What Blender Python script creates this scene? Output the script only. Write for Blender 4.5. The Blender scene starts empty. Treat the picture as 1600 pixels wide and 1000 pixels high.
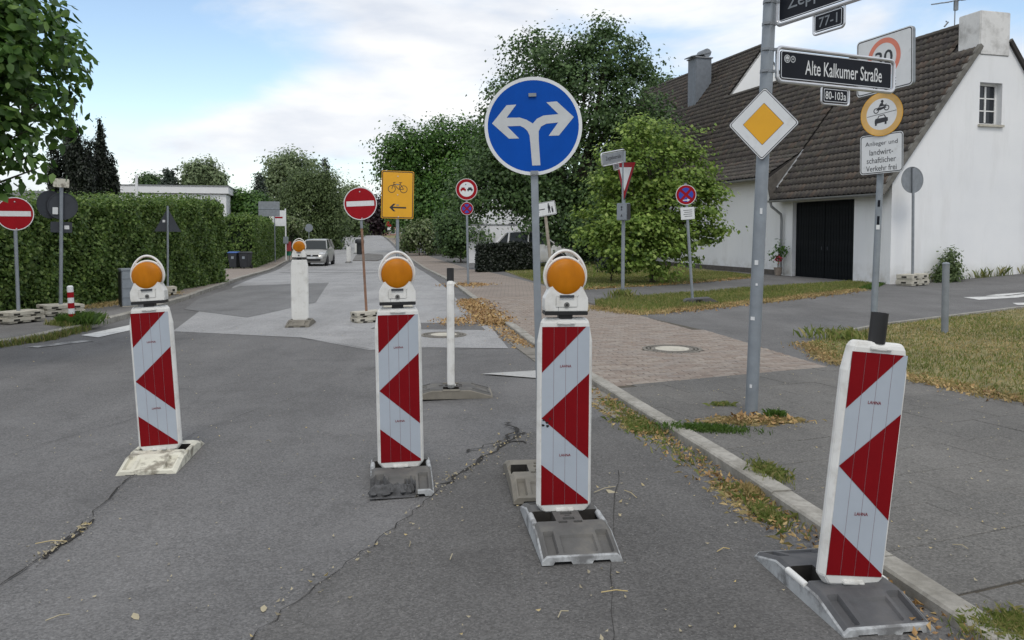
import bpy, bmesh, math, random
import numpy as np
from mathutils import Vector, Matrix
R = math.radians
PI = math.pi
random.seed(7)
SC = bpy.context.scene
COL = SC.collection

# ------------------------------------------------------------------ camera, sky, sun, exposure
FOC, PPV, CAMH = 1270.0, 430.0, 1.62            # focal length in px of the 1600 px wide photo, optical centre row, eye height
PITCH = math.atan(65 / FOC)
cam_d = bpy.data.cameras.new('camera')
cam = bpy.data.objects.new('camera', cam_d); COL.objects.link(cam)
cam_d.sensor_width = 36; cam_d.lens = FOC / 1600 * 36
cam_d.shift_y = -(500 - PPV) / 1600
cam_d.clip_start = .05; cam_d.clip_end = 3000
cam.location = (0, 0, CAMH); cam.rotation_euler = (PI / 2 - PITCH, 0, 0)
SC.camera = cam
SUN_EL, SUN_AZ = 57, 176                         # azimuth measured from +Y (view direction) towards +X
W = bpy.data.worlds.new('World'); SC.world = W; W.use_nodes = True
nt = W.node_tree; nt.nodes.clear()
def wn(t, **k):
    n = nt.nodes.new(t)
    for a, b in k.items(): setattr(n, a, b)
    return n
sky = wn('ShaderNodeTexSky', sky_type='NISHITA', sun_disc=False, sun_elevation=R(SUN_EL), sun_rotation=R(SUN_AZ))
sky.air_density = 1.0; sky.dust_density = .6; sky.ozone_density = 1.2
tc = wn('ShaderNodeTexCoord')
mp = wn('ShaderNodeMapping'); mp.inputs['Scale'].default_value = (1, 1, 2.6); mp.inputs['Location'].default_value = (3.1, .55, .37)
nt.links.new(tc.outputs['Generated'], mp.inputs['Vector'])
no = wn('ShaderNodeTexNoise'); no.inputs['Scale'].default_value = 3.2; no.inputs['Detail'].default_value = 9; no.inputs['Roughness'].default_value = .52; no.inputs['Distortion'].default_value = .25
nt.links.new(mp.outputs[0], no.inputs['Vector'])
# the one large clear gap of blue in this cloud cover: high to the left of the street
def gap(az, el, w, amount):
    d = wn('ShaderNodeVectorMath', operation='DISTANCE')
    s = wn('ShaderNodeMapping'); s.inputs['Scale'].default_value = (1, 1, 1.5)
    nt.links.new(tc.outputs['Generated'], s.inputs['Vector'])
    nt.links.new(s.outputs[0], d.inputs[0])
    d.inputs[1].default_value = (math.sin(R(az)) * math.cos(R(el)), math.cos(R(az)) * math.cos(R(el)), 1.5 * math.sin(R(el)))
    m = wn('ShaderNodeMapRange', interpolation_type='SMOOTHSTEP')
    m.inputs['From Min'].default_value = 0; m.inputs['From Max'].default_value = w
    m.inputs['To Min'].default_value = amount; m.inputs['To Max'].default_value = 0
    nt.links.new(d.outputs['Value'], m.inputs['Value'])
    return m.outputs[0]
g1 = gap(-23, 14.5, .30, .34); g2 = gap(-5, 19.5, .17, .28); g3 = gap(-33, 20, .3, .25)
a1 = wn('ShaderNodeMath', operation='ADD'); nt.links.new(g1, a1.inputs[0]); nt.links.new(g2, a1.inputs[1])
a2 = wn('ShaderNodeMath', operation='ADD'); nt.links.new(a1.outputs[0], a2.inputs[0]); nt.links.new(g3, a2.inputs[1])
su = wn('ShaderNodeMath', operation='SUBTRACT'); nt.links.new(no.outputs['Fac'], su.inputs[0]); nt.links.new(a2.outputs[0], su.inputs[1])
cov = wn('ShaderNodeMapRange', interpolation_type='SMOOTHSTEP')
cov.inputs['From Min'].default_value = .29; cov.inputs['From Max'].default_value = .53
nt.links.new(su.outputs[0], cov.inputs['Value'])
no2 = wn('ShaderNodeTexNoise'); no2.inputs['Scale'].default_value = 5.5; no2.inputs['Detail'].default_value = 6
mp2 = wn('ShaderNodeMapping'); mp2.inputs['Scale'].default_value = (1, 1, 3.4); mp2.inputs['Location'].default_value = (1.7, 4.2, 0)
nt.links.new(tc.outputs['Generated'], mp2.inputs['Vector']); nt.links.new(mp2.outputs[0], no2.inputs['Vector'])
cr = wn('ShaderNodeValToRGB')
cr.color_ramp.elements[0].position = .36; cr.color_ramp.elements[0].color = (9.0, 9.6, 10.7, 1)
cr.color_ramp.elements[1].position = .60; cr.color_ramp.elements[1].color = (12.5, 12.6, 12.7, 1)
nt.links.new(no2.outputs['Fac'], cr.inputs[0])
boost = wn('ShaderNodeMixRGB', blend_type='MULTIPLY'); boost.inputs[0].default_value = 1; boost.inputs[2].default_value = (2.5, 2.4, 2.25, 1)
nt.links.new(sky.outputs[0], boost.inputs[1])
mx = wn('ShaderNodeMixRGB'); nt.links.new(cov.outputs[0], mx.inputs[0]); nt.links.new(boost.outputs[0], mx.inputs[1]); nt.links.new(cr.outputs[0], mx.inputs[2])
bg = wn('ShaderNodeBackground'); bg.inputs['Strength'].default_value = .078
nt.links.new(mx.outputs[0], bg.inputs['Color'])
ow = wn('ShaderNodeOutputWorld'); nt.links.new(bg.outputs[0], ow.inputs['Surface'])
sun_d = bpy.data.lights.new('sun', 'SUN'); sun_d.energy = 1.2; sun_d.angle = R(18); sun_d.color = (1, .94, .85)
sun = bpy.data.objects.new('sun', sun_d); COL.objects.link(sun)
sdir = Vector((math.sin(R(SUN_AZ)) * math.cos(R(SUN_EL)), math.cos(R(SUN_AZ)) * math.cos(R(SUN_EL)), math.sin(R(SUN_EL))))
sun.rotation_euler = sdir.to_track_quat('Z', 'Y').to_euler(); sun.location = (0, 0, 40)
SC.view_settings.view_transform = 'Standard'; SC.view_settings.look = 'None'
SC.view_settings.exposure = .1; SC.view_settings.gamma = 1; SC.view_settings.use_curve_mapping = False
SC.render.engine = 'CYCLES'
SC.cycles.max_bounces = 6; SC.cycles.transparent_max_bounces = 6
SC.cycles.use_denoising = True

# ------------------------------------------------------------------ terrain and photo-to-ground helpers
def sstep(a, b, x):
    t = min(1, max(0, (x - a) / (b - a))); return t * t * (3 - 2 * t)
def H(x, y):                                     # the street dips gently, then climbs to a crest; the side street rises to the right
    z = (1 - sstep(-4, 5, x)) * (-.45 * sstep(22, 50, y) + 1.75 * sstep(60, 185, y))
    z -= .055 * (1 - sstep(-1.4, .1, x)) * (1 - sstep(6.5, 13, y))   # camber to the left in front
    return z + .06 * min(27.5, max(0, x - 12.5))
def ray(u, v):
    b = (PPV - v) / FOC
    return Vector(((u - 800) / FOC, math.cos(PITCH) + b * math.sin(PITCH), -math.sin(PITCH) + b * math.cos(PITCH)))
def G(u, v, dz=0.0):                             # the ground point the photo shows at (u, v)
    d = ray(u, v); t = .5
    while t < 600 and CAMH + d.z * t > H(d.x * t, d.y * t) + dz: t *= 1.01
    lo, hi = t / 1.01, t
    for _ in range(40):
        m = (lo + hi) / 2
        if CAMH + d.z * m < H(d.x * m, d.y * m) + dz: hi = m
        else: lo = m
    return Vector((d.x * hi, d.y * hi, H(d.x * hi, d.y * hi) + dz))
def at(u, v, Y):                                 # the point of the photo's ray (u, v) at depth Y
    d = ray(u, v); return Vector((0, 0, CAMH)) + d * (Y / d.y)

# ------------------------------------------------------------------ object helpers
def tag(o, label=None, cat=None, group=None, kind=None):
    if label: o['label'] = label
    if cat: o['category'] = cat
    if group: o['group'] = group
    if kind: o['kind'] = kind
    return o
def thing(name, label, cat, loc=(0, 0, 0), rz=0, group=None, kind=None):
    o = bpy.data.objects.new(name, None); COL.objects.link(o)
    o.location = loc; o.rotation_euler = (0, 0, rz); o.empty_display_size = .2
    return tag(o, label, cat, group, kind)
def link(name, me, parent=None):
    o = bpy.data.objects.new(name, me); COL.objects.link(o)
    if parent: o.parent = parent
    return o
def kids(o): return [c for c in bpy.data.objects if c.parent == o]
def copy_tree(o, parent=None):
    c = o.copy(); COL.objects.link(c); c.parent = parent
    for k in kids(o): copy_tree(k, c)
    return c

class MB:                                        # collects shapes; build() links them as ONE mesh object
    def __init__(s): s.v = []; s.f = []; s.m = []
    def add(s, vs, fs, mi=0):
        b = len(s.v); s.v += [tuple(p) for p in vs]
        for f in fs: s.f.append([b + i for i in f]); s.m.append(mi)
        return s
    def box(s, c, d, mi=0, rz=0, M=None):
        x, y, z = d[0] / 2, d[1] / 2, d[2] / 2
        P = [Vector((a * x, b * y, e * z)) for e in (-1, 1) for b in (-1, 1) for a in (-1, 1)]
        T = Matrix.Translation(c) @ (M if M else Matrix.Rotation(rz, 4, 'Z'))
        return s.add([T @ p for p in P], [(0, 2, 3, 1), (4, 5, 7, 6), (0, 1, 5, 4), (2, 6, 7, 3), (0, 4, 6, 2), (1, 3, 7, 5)], mi)
    def prism(s, poly, y0, y1, mi=0):            # poly in (x, z); y0 is the front (towards -y)
        n = len(poly); a = sum(poly[i][0] * poly[(i + 1) % n][1] - poly[(i + 1) % n][0] * poly[i][1] for i in range(n))
        if a < 0: poly = poly[::-1]
        vs = [(p[0], y0, p[1]) for p in poly] + [(p[0], y1, p[1]) for p in poly]
        fs = [list(range(n)), list(range(2 * n - 1, n - 1, -1))] + [(i + n, (i + 1) % n + n, (i + 1) % n, i) for i in range(n)]
        return s.add(vs, fs, mi)
    def slab(s, poly, z0, z1, mi=0):             # poly in (x, y)
        n = len(poly); a = sum(poly[i][0] * poly[(i + 1) % n][1] - poly[(i + 1) % n][0] * poly[i][1] for i in range(n))
        if a < 0: poly = poly[::-1]
        vs = [(p[0], p[1], z1) for p in poly] + [(p[0], p[1], z0) for p in poly]
        fs = [list(range(n)), list(range(2 * n - 1, n - 1, -1))] + [(i + n, (i + 1) % n + n, (i + 1) % n, i) for i in range(n)]
        return s.add(vs, fs, mi)
    def face(s, poly, y, mi=0):                  # flat sheet facing -y
        n = len(poly); a = sum(poly[i][0] * poly[(i + 1) % n][1] - poly[(i + 1) % n][0] * poly[i][1] for i in range(n))
        if a < 0: poly = poly[::-1]
        return s.add([(p[0], y, p[1]) for p in poly], [list(range(n))], mi)
    def ring(s, c, r0, r1, y, mi=0, n=48, a0=0, a1=2 * PI):
        full = abs(a1 - a0 - 2 * PI) < 1e-6; k = n if full else n + 1
        vs = []
        for i in range(k):
            t = a0 + (a1 - a0) * i / n
            vs += [(c[0] + r0 * math.cos(t), y, c[1] + r0 * math.sin(t)), (c[0] + r1 * math.cos(t), y, c[1] + r1 * math.sin(t))]
        fs = []
        for i in range(n):
            j = (i + 1) % k; fs.append((2 * i, 2 * i + 1, 2 * j + 1, 2 * j))
        return s.add(vs, fs, mi)
    def frame(s, q0, q1, y, mi=0):               # flat band between two outlines
        n = len(q0); return s.add([(p[0], y, p[1]) for p in q0] + [(p[0], y, p[1]) for p in q1], [(i, (i + 1) % n, n + (i + 1) % n, n + i) for i in range(n)], mi)
    def tube(s, pts, rad, n=10, mi=0, cap=True):
        pts = [Vector(p) for p in pts]
        if not isinstance(rad, (list, tuple)): rad = [rad] * len(pts)
        vs = []; fs = []; up = None
        for i, p in enumerate(pts):
            t = (pts[min(i + 1, len(pts) - 1)] - pts[max(i - 1, 0)]).normalized()
            if up is None: up = Vector((0, 0, 1)) if abs(t.z) < .9 else Vector((1, 0, 0))
            a = t.cross(up).normalized(); b = a.cross(t).normalized(); up = b
            for k in range(n):
                w = 2 * PI * k / n
                vs.append(p + (a * math.cos(w) + b * math.sin(w)) * rad[i])
        for i in range(len(pts) - 1):
            for k in range(n):
                j = (k + 1) % n
                fs.append((i * n + k, (i + 1) * n + k, (i + 1) * n + j, i * n + j))
        if cap: fs += [list(range(n)), list(range(len(vs) - 1, len(vs) - n - 1, -1))]
        return s.add(vs, fs, mi)
    def loft(s, rings, mi=0, cap=True):
        n = len(rings[0]); vs = [p for r in rings for p in r]; fs = []
        for i in range(len(rings) - 1):
            for k in range(n):
                j = (k + 1) % n; fs.append((i * n + k, i * n + j, (i + 1) * n + j, (i + 1) * n + k))
        if cap: fs += [list(range(n - 1, -1, -1)), list(range(len(vs) - n, len(vs)))]
        return s.add(vs, fs, mi)
    def build(s, name, mats, parent=None, smooth=False, bevel=0, angle=40):
        me = bpy.data.meshes.new(name)
        me.from_pydata(s.v, [], s.f)
        for m in (mats if isinstance(mats, (list, tuple)) else [mats]): me.materials.append(m)
        me.polygons.foreach_set('material_index', s.m)
        bm = bmesh.new(); bm.from_mesh(me)
        bmesh.ops.recalc_face_normals(bm, faces=bm.faces) if smooth != 'keep' else None
        if bevel:
            eds = [e for e in bm.edges if len(e.link_faces) == 2 and e.calc_face_angle(0) > R(30)]
            bmesh.ops.bevel(bm, geom=eds, offset=bevel, segments=2, affect='EDGES', clamp_overlap=True)
        if smooth is True:
            for f in bm.faces: f.smooth = True
            for e in bm.edges:
                if len(e.link_faces) == 2 and e.calc_face_angle(0) > R(angle): e.smooth = False
        bm.to_mesh(me); bm.free(); me.update()
        return link(name, me, parent)

# ------------------------------------------------------------------ materials
MAT = {}
class NB:
    def __init__(s, name):
        s.m = bpy.data.materials.new(name); s.m.use_nodes = True; s.t = s.m.node_tree
        s.p = s.t.nodes['Principled BSDF']; s.out = s.t.nodes['Material Output']; s.co = None
    def n(s, t, **k):
        n = s.t.nodes.new(t)
        for a, b in k.items(): setattr(n, a, b)
        return n
    def l(s, a, b): s.t.links.new(a, b)
    def coord(s, scale=(1, 1, 1), obj=True):
        if s.co is None: s.co = s.n('ShaderNodeTexCoord')
        m = s.n('ShaderNodeMapping'); m.inputs['Scale'].default_value = scale
        s.l(s.co.outputs['Object'], m.inputs['Vector']); return m.outputs[0]
    def noise(s, scale, detail=4, rough=.55, vec=None, dist=0):
        n = s.n('ShaderNodeTexNoise'); n.inputs['Scale'].default_value = scale; n.inputs['Detail'].default_value = detail
        n.inputs['Roughness'].default_value = rough; n.inputs['Distortion'].default_value = dist
        s.l(vec if vec else s.coord(), n.inputs['Vector']); return n.outputs['Fac']
    def ramp(s, fac, stops):
        r = s.n('ShaderNodeValToRGB'); e = r.color_ramp.elements
        while len(e) < len(stops): e.new(.5)
        for i, (p, c) in enumerate(stops):
            e[i].position = p; e[i].color = (c if isinstance(c, tuple) else (c, c, c)) + (1,)
        s.l(fac, r.inputs[0]); return r.outputs[0]
    def mix(s, fac, a, b, mode='MIX'):
        n = s.n('ShaderNodeMixRGB', blend_type=mode)
        for i, x in enumerate((fac, a, b)):
            if isinstance(x, (int, float)): n.inputs[i].default_value = x if i == 0 else (x, x, x, 1)
            elif isinstance(x, tuple): n.inputs[i].default_value = x + (1,)
            else: s.l(x, n.inputs[i])
        return n.outputs[0]
    def bump(s, h, strength=.3, dist=.01):
        b = s.n('ShaderNodeBump'); b.inputs['Strength'].default_value = strength; b.inputs['Distance'].default_value = dist
        s.l(h, b.inputs['Height']); s.l(b.outputs[0], s.p.inputs['Normal']); return b
    def set(s, col=None, rough=None, metal=None, spec=None):
        if col is not None:
            if isinstance(col, tuple): s.p.inputs['Base Color'].default_value = col + (1,)
            else: s.l(col, s.p.inputs['Base Color'])
        if rough is not None:
            if isinstance(rough, (int, float)): s.p.inputs['Roughness'].default_value = rough
            else: s.l(rough, s.p.inputs['Roughness'])
        if metal is not None: s.p.inputs['Metallic'].default_value = metal
        if spec is not None: s.p.inputs['Specular IOR Level'].default_value = spec
        return s.m
def worn(name, c, rough=.5, var=.15, scale=6, metal=0, dirt=None, dirt_amt=.5, bump=0, spec=.5, dscale=3, dlo=.5, dhi=.75):
    b = NB(name); k = tuple(x * (1 - var) for x in c); h = tuple(min(1, x * (1 + var)) for x in c)
    col = b.ramp(b.noise(scale, 6, .6), [(.3, k), (.7, h)])
    if dirt:
        fac = b.ramp(b.noise(dscale, 8, .65), [(dlo, 0.0), (dhi, dirt_amt)])
        col = b.mix(fac, col, dirt)
    if bump: b.bump(b.noise(scale * 8, 4), bump, .004)
    MAT[name] = b.set(col, rough, metal, spec); return MAT[name]
def asphalt(name, c, tint=(1, 1, 1), speck=.25, patch=.18, bump=.5, spk=(0.42, .41, .39)):
    b = NB(name)
    base = b.ramp(b.noise(.55, 6, .6), [(.3, tuple(c * (1 - patch) * t for t in tint)), (.72, tuple(c * (1 + patch) * t for t in tint))])
    fine = b.noise(70, 3, .7)
    lane = b.noise(1.0, 5, .6, vec=b.coord((1.1, .10, 1)))
    base = b.mix(.9, base, b.ramp(lane, [(.3, .84), (.7, 1.14)]), 'MULTIPLY')
    col = b.mix(.5, base, b.ramp(fine, [(.25, .5), (.75, 1.45)]), 'MULTIPLY')
    vg = b.n('ShaderNodeTexVoronoi'); vg.inputs['Scale'].default_value = 105; b.l(b.coord(), vg.inputs['Vector'])
    sepc = b.n('ShaderNodeSeparateColor'); b.l(vg.outputs['Color'], sepc.inputs[0])
    col = b.mix(.8, col, b.ramp(sepc.outputs[0], [(.0, .68), (.5, 1.0), (1.0, 1.38)]), 'MULTIPLY')
    v = b.n('ShaderNodeTexVoronoi'); v.inputs['Scale'].default_value = 55; b.l(b.coord(), v.inputs['Vector'])
    sp = b.ramp(v.outputs['Distance'], [(.10, 1.0), (.2, 0.0)])
    keep = b.ramp(b.noise(33, 1), [(.56, 0.0), (.62, speck)])
    col = b.mix(b.mix(1, sp, keep, 'MULTIPLY'), col, spk)
    dust = b.ramp(b.noise(.9, 7, .65, dist=.6), [(.5, 0.0), (.72, .28)])
    col = b.mix(dust, col, tuple(c * 1.5 * t for t in tint))
    st = b.ramp(b.noise(1.7, 8, .72, dist=.6), [(.54, 0.0), (.72, .55)])
    col = b.mix(st, col, tuple(c * .55 * t for t in tint))
    b.bump(b.noise(95, 3, .75), bump, .006)
    MAT[name] = b.set(col, .88, spec=.25); return MAT[name]
def leafmat(name, a, c, d=None, trans=.3, rough=.48):
    b = NB(name)
    g = b.n('ShaderNodeNewGeometry')
    stops = [(0.0, a), (.6, c)] + ([(1.0, d)] if d else [(1.0, tuple(x * 1.15 for x in c))])
    col = b.ramp(g.outputs['Random Per Island'], stops)
    big = b.ramp(b.noise(.9, 3), [(.3, .75), (.7, 1.2)])
    col = b.mix(.8, col, big, 'MULTIPLY')
    b.set(col, rough, spec=.4)
    t = b.n('ShaderNodeBsdfTranslucent'); b.l(col, t.inputs['Color'])
    m = b.n('ShaderNodeMixShader'); m.inputs[0].default_value = trans
    b.l(b.p.outputs[0], m.inputs[1]); b.l(t.outputs[0], m.inputs[2]); b.l(m.outputs[0], b.out.inputs['Surface'])
    MAT[name] = b.m; return b.m

asphalt('road_asphalt', .138, (1, .985, .975))
asphalt('road_asphalt_coarse', .116, (1, .975, .945), speck=.5, bump=.8)
asphalt('road_asphalt_pale', .295, (1, 1, 1.0), speck=.15, patch=.1)
asphalt('road_asphalt_dark', .17, (1, 1, 1), speck=.15)
asphalt('side_asphalt', .14, (1, .985, .97), speck=.3)
asphalt('walk_asphalt', .16, (1, .97, .93), speck=.25)
asphalt('slab_grey', .134, (1, .97, .91), speck=.5, patch=.12)
asphalt('slab_grey_worn', .142, (1, .965, .9), speck=.4, patch=.12)
worn('joint_sand', (.07, .06, .045), .95, .4, 30)
for i, c in enumerate([(.25, .208, .174), (.226, .182, .15), (.272, .235, .2), (.244, .21, .182)]):
    worn('brick_%d' % i, c, .9, .2, 18, bump=.4, dirt=(.12, .10, .085), dirt_amt=.5, dscale=5)
def brick_far():
    b = NB('brick_far')
    t = b.n('ShaderNodeTexBrick'); t.inputs['Scale'].default_value = 1.0
    t.inputs['Brick Width'].default_value = .2; t.inputs['Row Height'].default_value = .1; t.inputs['Mortar Size'].default_value = .006
    t.inputs['Color1'].default_value = (.25, .206, .172, 1); t.inputs['Color2'].default_value = (.28, .24, .205, 1); t.inputs['Mortar'].default_value = (.12, .1, .085, 1)
    b.l(b.coord(), t.inputs['Vector'])
    col = b.mix(.7, t.outputs['Color'], b.ramp(b.noise(.8, 6), [(.3, .75), (.7, 1.15)]), 'MULTIPLY')
    MAT['brick_far'] = b.set(col, .9)
brick_far()
worn('kerb_stone', (.33, .315, .28), .9, .22, 25, dirt=(.13, .12, .095), dirt_amt=.85, dscale=3.5, dlo=.42, bump=.6)
worn('gutter_stone', (.2, .185, .16), .9, .25, 12, dirt=(.09, .08, .06), dirt_amt=.8, bump=.5)
worn('soil', (.10, .085, .055), 1, .35, 4)
worn('lawn_soil', (.19, .17, .075), 1, .35, 3, dirt=(.27, .22, .11), dirt_amt=.8)
worn('road_paint', (.62, .62, .6), .7, .12, 20, dirt=(.2, .2, .2), dirt_amt=.85, dscale=7)
worn('road_paint_worn', (.40, .40, .39), .8, .15, 20, dirt=(.15, .15, .15), dirt_amt=.95, dscale=6, dlo=.42, dhi=.56)
worn('road_paint_dull', (.38, .38, .37), .8, .12, 20, dirt=(.2, .2, .2), dirt_amt=.7, dscale=6)
worn('crack_fill_hole_shade', (.022, .02, .017), 1, .4, 20)
worn('galv', (.25, .28, .31), .5, .14, 7, metal=.35, dirt=(.25, .26, .27), dirt_amt=.5, bump=.05)
worn('galv_dark', (.23, .25, .27), .55, .15, 6, metal=.3)
worn('alu', (.62, .63, .65), .35, .08, 8, metal=.7)
worn('sign_back', (.05, .056, .066), .6, .12, 4, spec=.25)
worn('rust_pole', (.22, .12, .075), .8, .35, 9, dirt=(.35, .33, .3), dirt_amt=.6)
worn('white_plastic', (.70, .70, .675), .45, .06, 4, dirt=(.33, .31, .26), dirt_amt=.6, dscale=7, dlo=.5)
worn('cream_paint', (.62, .60, .50), .6, .1, 6, dirt=(.2, .18, .14), dirt_amt=.9, dscale=9, dlo=.5, dhi=.62, bump=.2)
worn('foil_white', (.385, .43, .485), .45, .05, 5, dirt=(.36, .37, .38), dirt_amt=.3, dscale=12, dlo=.6)
worn('groove', (.2, .13, .15), .6, .1, 5)
worn('foil_red', (.19, .0035, .007), .55, .1, 5, spec=.12)
worn('sign_white', (.66, .68, .69), .4, .05, 5, dirt=(.42, .43, .42), dirt_amt=.5, dscale=7, dlo=.55)
worn('sign_red', (.29, .006, .012), .5, .1, 5, spec=.15)
worn('sign_red_faded', (.66, .2, .13), .5, .1, 5)
worn('sign_ring_ochre', (.62, .38, .12), .5, .22, 3)
worn('sign_blue', (.0015, .068, .37), .55, .1, 4, spec=.12, dirt=(.25, .36, .58), dirt_amt=.5, dscale=16, dlo=.68, dhi=.74)
worn('sign_blue_small', (.02, .05, .36), .45, .1, 4)
worn('sign_arrow', (.50, .52, .53), .45, .06, 8, dirt=(.36, .37, .38), dirt_amt=.4)
worn('sign_black', (.018, .02, .026), .45, .2, 5)
worn('sign_yellow', (.72, .36, .008), .42, .06, 3)
worn('sign_orange', (.74, .37, .012), .42, .07, 3)
worn('name_black', (.008, .010, .016), .4, .2, 5, spec=.15)
worn('verge_mortar', (.15, .145, .13), .9, .3, 5, dirt=(.07, .065, .06), dirt_amt=.7, bump=.3)
worn('rubber_broken', (.085, .086, .088), .9, .45, 22, bump=.9)
worn('lock_grey', (.12, .12, .115), .5, .2, 40)
worn('black_plastic', (.013, .013, .014), .4, .2, 10)
worn('rubber', (.098, .096, .092), .8, .16, 9, dirt=(.2, .185, .155), dirt_amt=.6, dscale=5, bump=.4)
worn('rubber_dark', (.075, .076, .08), .72, .2, 9, dirt=(.14, .13, .12), dirt_amt=.5, dscale=5, bump=.35)
worn('rubber_beige', (.19, .175, .145), .85, .18, 9, dirt=(.1, .095, .085), dirt_amt=.6, bump=.4)
worn('rubber_edge', (.40, .415, .42), .7, .2, 9, dirt=(.13, .13, .13), dirt_amt=.9, dscale=8, dlo=.46, dhi=.62, bump=.3)
worn('concrete_pale', (.48, .455, .385), .9, .12, 8, dirt=(.2, .185, .15), dirt_amt=.75, dscale=5, bump=.4)
def amber():
    b = NB('amber_lens')
    t = b.coord((1, 1, 1)); w = b.n('ShaderNodeTexWave', wave_type='RINGS', rings_direction='Y'); w.inputs['Scale'].default_value = 55
    b.l(t, w.inputs['Vector'])
    col = b.ramp(b.noise(9, 4, .6, vec=b.coord((1, 1, .45))), [(.3, (.42, .135, .001)), (.7, (.60, .205, .002))])
    col = b.mix(.35, col, b.ramp(w.outputs['Fac'], [(.0, .7), (1.0, 1.15)]), 'MULTIPLY')
    b.bump(w.outputs['Fac'], .25, .003)
    MAT['amber_lens'] = b.set(col, .34, spec=.15)
    b.p.inputs['Transmission Weight'].default_value = .15
amber()
def render_wall():
    b = NB('white_render')
    col = b.ramp(b.noise(.5, 7, .6), [(.3, (.74, .755, .77)), (.7, (.81, .82, .825))])
    st = b.ramp(b.noise(1, 8, .7, vec=b.coord((1.6, 1.6, .25))), [(.5, 0.0), (.78, .42)])
    col = b.mix(st, col, (.56, .56, .55))
    sep = b.n('ShaderNodeSeparateXYZ'); b.l(b.coord(), sep.inputs[0])
    low = b.n('ShaderNodeMapRange'); low.inputs['From Min'].default_value = .0; low.inputs['From Max'].default_value = .7; low.inputs['To Min'].default_value = .75; low.inputs['To Max'].default_value = 0
    b.l(sep.outputs['Z'], low.inputs['Value'])
    spl = b.mix(1, low.outputs[0], b.ramp(b.noise(2.2, 7, .7), [(.42, 0.0), (.62, 1.0)]), 'MULTIPLY')
    col = b.mix(spl, col, (.42, .40, .34))
    b.bump(b.noise(60, 4), .25, .004)
    MAT['white_render'] = b.set(col, .9, spec=.2)
render_wall()
worn('chimney_render', (.70, .70, .69), .9, .08, 3, dirt=(.2, .195, .18), dirt_amt=.85, dscale=1.5, dlo=.47, dhi=.72, bump=.3)
worn('plinth', (.10, .09, .08), .9, .3, 6)
for i, c in enumerate([(.052, .043, .037), (.066, .053, .045), (.045, .038, .035), (.085, .06, .046)]):
    worn('tile_%d' % i, c, .75, .3, 5, dirt=(.13, .125, .09), dirt_amt=.6, dscale=4, dlo=.48, dhi=.7)
worn('roof_felt', (.03, .027, .025), .9, .2, 4)
worn('door_dark', (.0055, .0075, .0095), .6, .3, 3, spec=.12, dirt=(.03, .03, .03), dirt_amt=.3)
worn('zinc', (.27, .28, .29), .5, .15, 4, metal=.4)
worn('slate_clad', (.17, .19, .215), .6, .15, 4, metal=.1)
worn('window_white', (.78, .78, .77), .4, .04, 4)
worn('pane_dark', (.02, .024, .03), .08, .1, 2)
worn('bark', (.075, .06, .045), .95, .35, 8, bump=.6)
worn('wood_grey', (.33, .29, .235), .85, .2, 9)
worn('plain_white', (.76, .77, .78), .6, .03, 2)
worn('pink_brick', (.36, .2, .17), .9, .2, 2)
worn('roof_red', (.16, .075, .055), .85, .2, 2)
worn('bin_black', (.022, .024, .028), .5, .2, 4)
worn('bin_blue', (.05, .11, .32), .45, .1, 4)
worn('bin_green', (.02, .22, .13), .5, .1, 4)
worn('box_red', (.3, .03, .035), .6, .2, 4)
worn('paint_silver', (.42, .42, .40), .3, .04, 2, metal=.55)
worn('paint_white', (.80, .80, .80), .25, .03, 2)
worn('paint_black', (.012, .012, .014), .22, .1, 2)
worn('car_glass', (.018, .024, .026), .12, .1, 2, spec=.3)
worn('tyre', (.018, .018, .019), .8, .2, 6)
worn('rim', (.45, .46, .47), .35, .1, 6, metal=.7)
worn('lamp_glass', (.6, .62, .64), .1, .05, 4)
worn('tail_red', (.4, .02, .02), .2, .05, 4)
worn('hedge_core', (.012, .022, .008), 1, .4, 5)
worn('flag_white', (.72, .73, .74), .5, .04, 4)
worn('flower_red', (.4, .02, .05), .7, .2, 8)
leafmat('leaf_near', (.035, .08, .018), (.085, .18, .034), (.17, .28, .06), .45)
leafmat('leaf_oak', (.038, .075, .026), (.085, .155, .05), (.14, .22, .075), .36)
leafmat('leaf_mid', (.034, .085, .018), (.085, .185, .034), (.15, .27, .055), .38)
leafmat('leaf_bright', (.09, .16, .03), (.24, .36, .07), (.38, .48, .13), .46)
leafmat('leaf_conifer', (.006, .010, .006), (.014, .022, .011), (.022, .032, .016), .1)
leafmat('leaf_spruce', (.02, .034, .025), (.042, .06, .042), None, .1)
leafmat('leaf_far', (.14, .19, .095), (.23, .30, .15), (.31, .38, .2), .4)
leafmat('leaf_willow', (.07, .11, .04), (.13, .185, .07), (.18, .24, .09), .4)
leafmat('leaf_hedge', (.055, .11, .024), (.135, .22, .048), (.22, .30, .08), .4)
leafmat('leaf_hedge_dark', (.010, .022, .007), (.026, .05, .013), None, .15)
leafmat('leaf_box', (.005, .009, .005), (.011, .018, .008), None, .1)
leafmat('leaf_beech', (.012, .007, .010), (.03, .014, .018), None, .15)
leafmat('leaf_shrub', (.07, .12, .035), (.17, .22, .08), (.34, .38, .24), .35)
leafmat('leaf_groundcover', (.06, .12, .022), (.16, .26, .045), None, .35)
leafmat('grass_green', (.10, .145, .03), (.20, .235, .06), (.36, .30, .13), .38)
leafmat('grass_dry', (.22, .185, .07), (.44, .34, .15), (.58, .44, .22), .38)
leafmat('grass_fresh', (.04, .085, .012), (.085, .15, .025), None, .3)
leafmat('litter', (.22, .12, .045), (.40, .24, .09), (.52, .38, .17), .15)
worn('grit', (.24, .23, .21), .95, .6, 60)
leafmat('litter_pale', (.22, .19, .13), (.42, .37, .25), (.5, .38, .15), .1)

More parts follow.
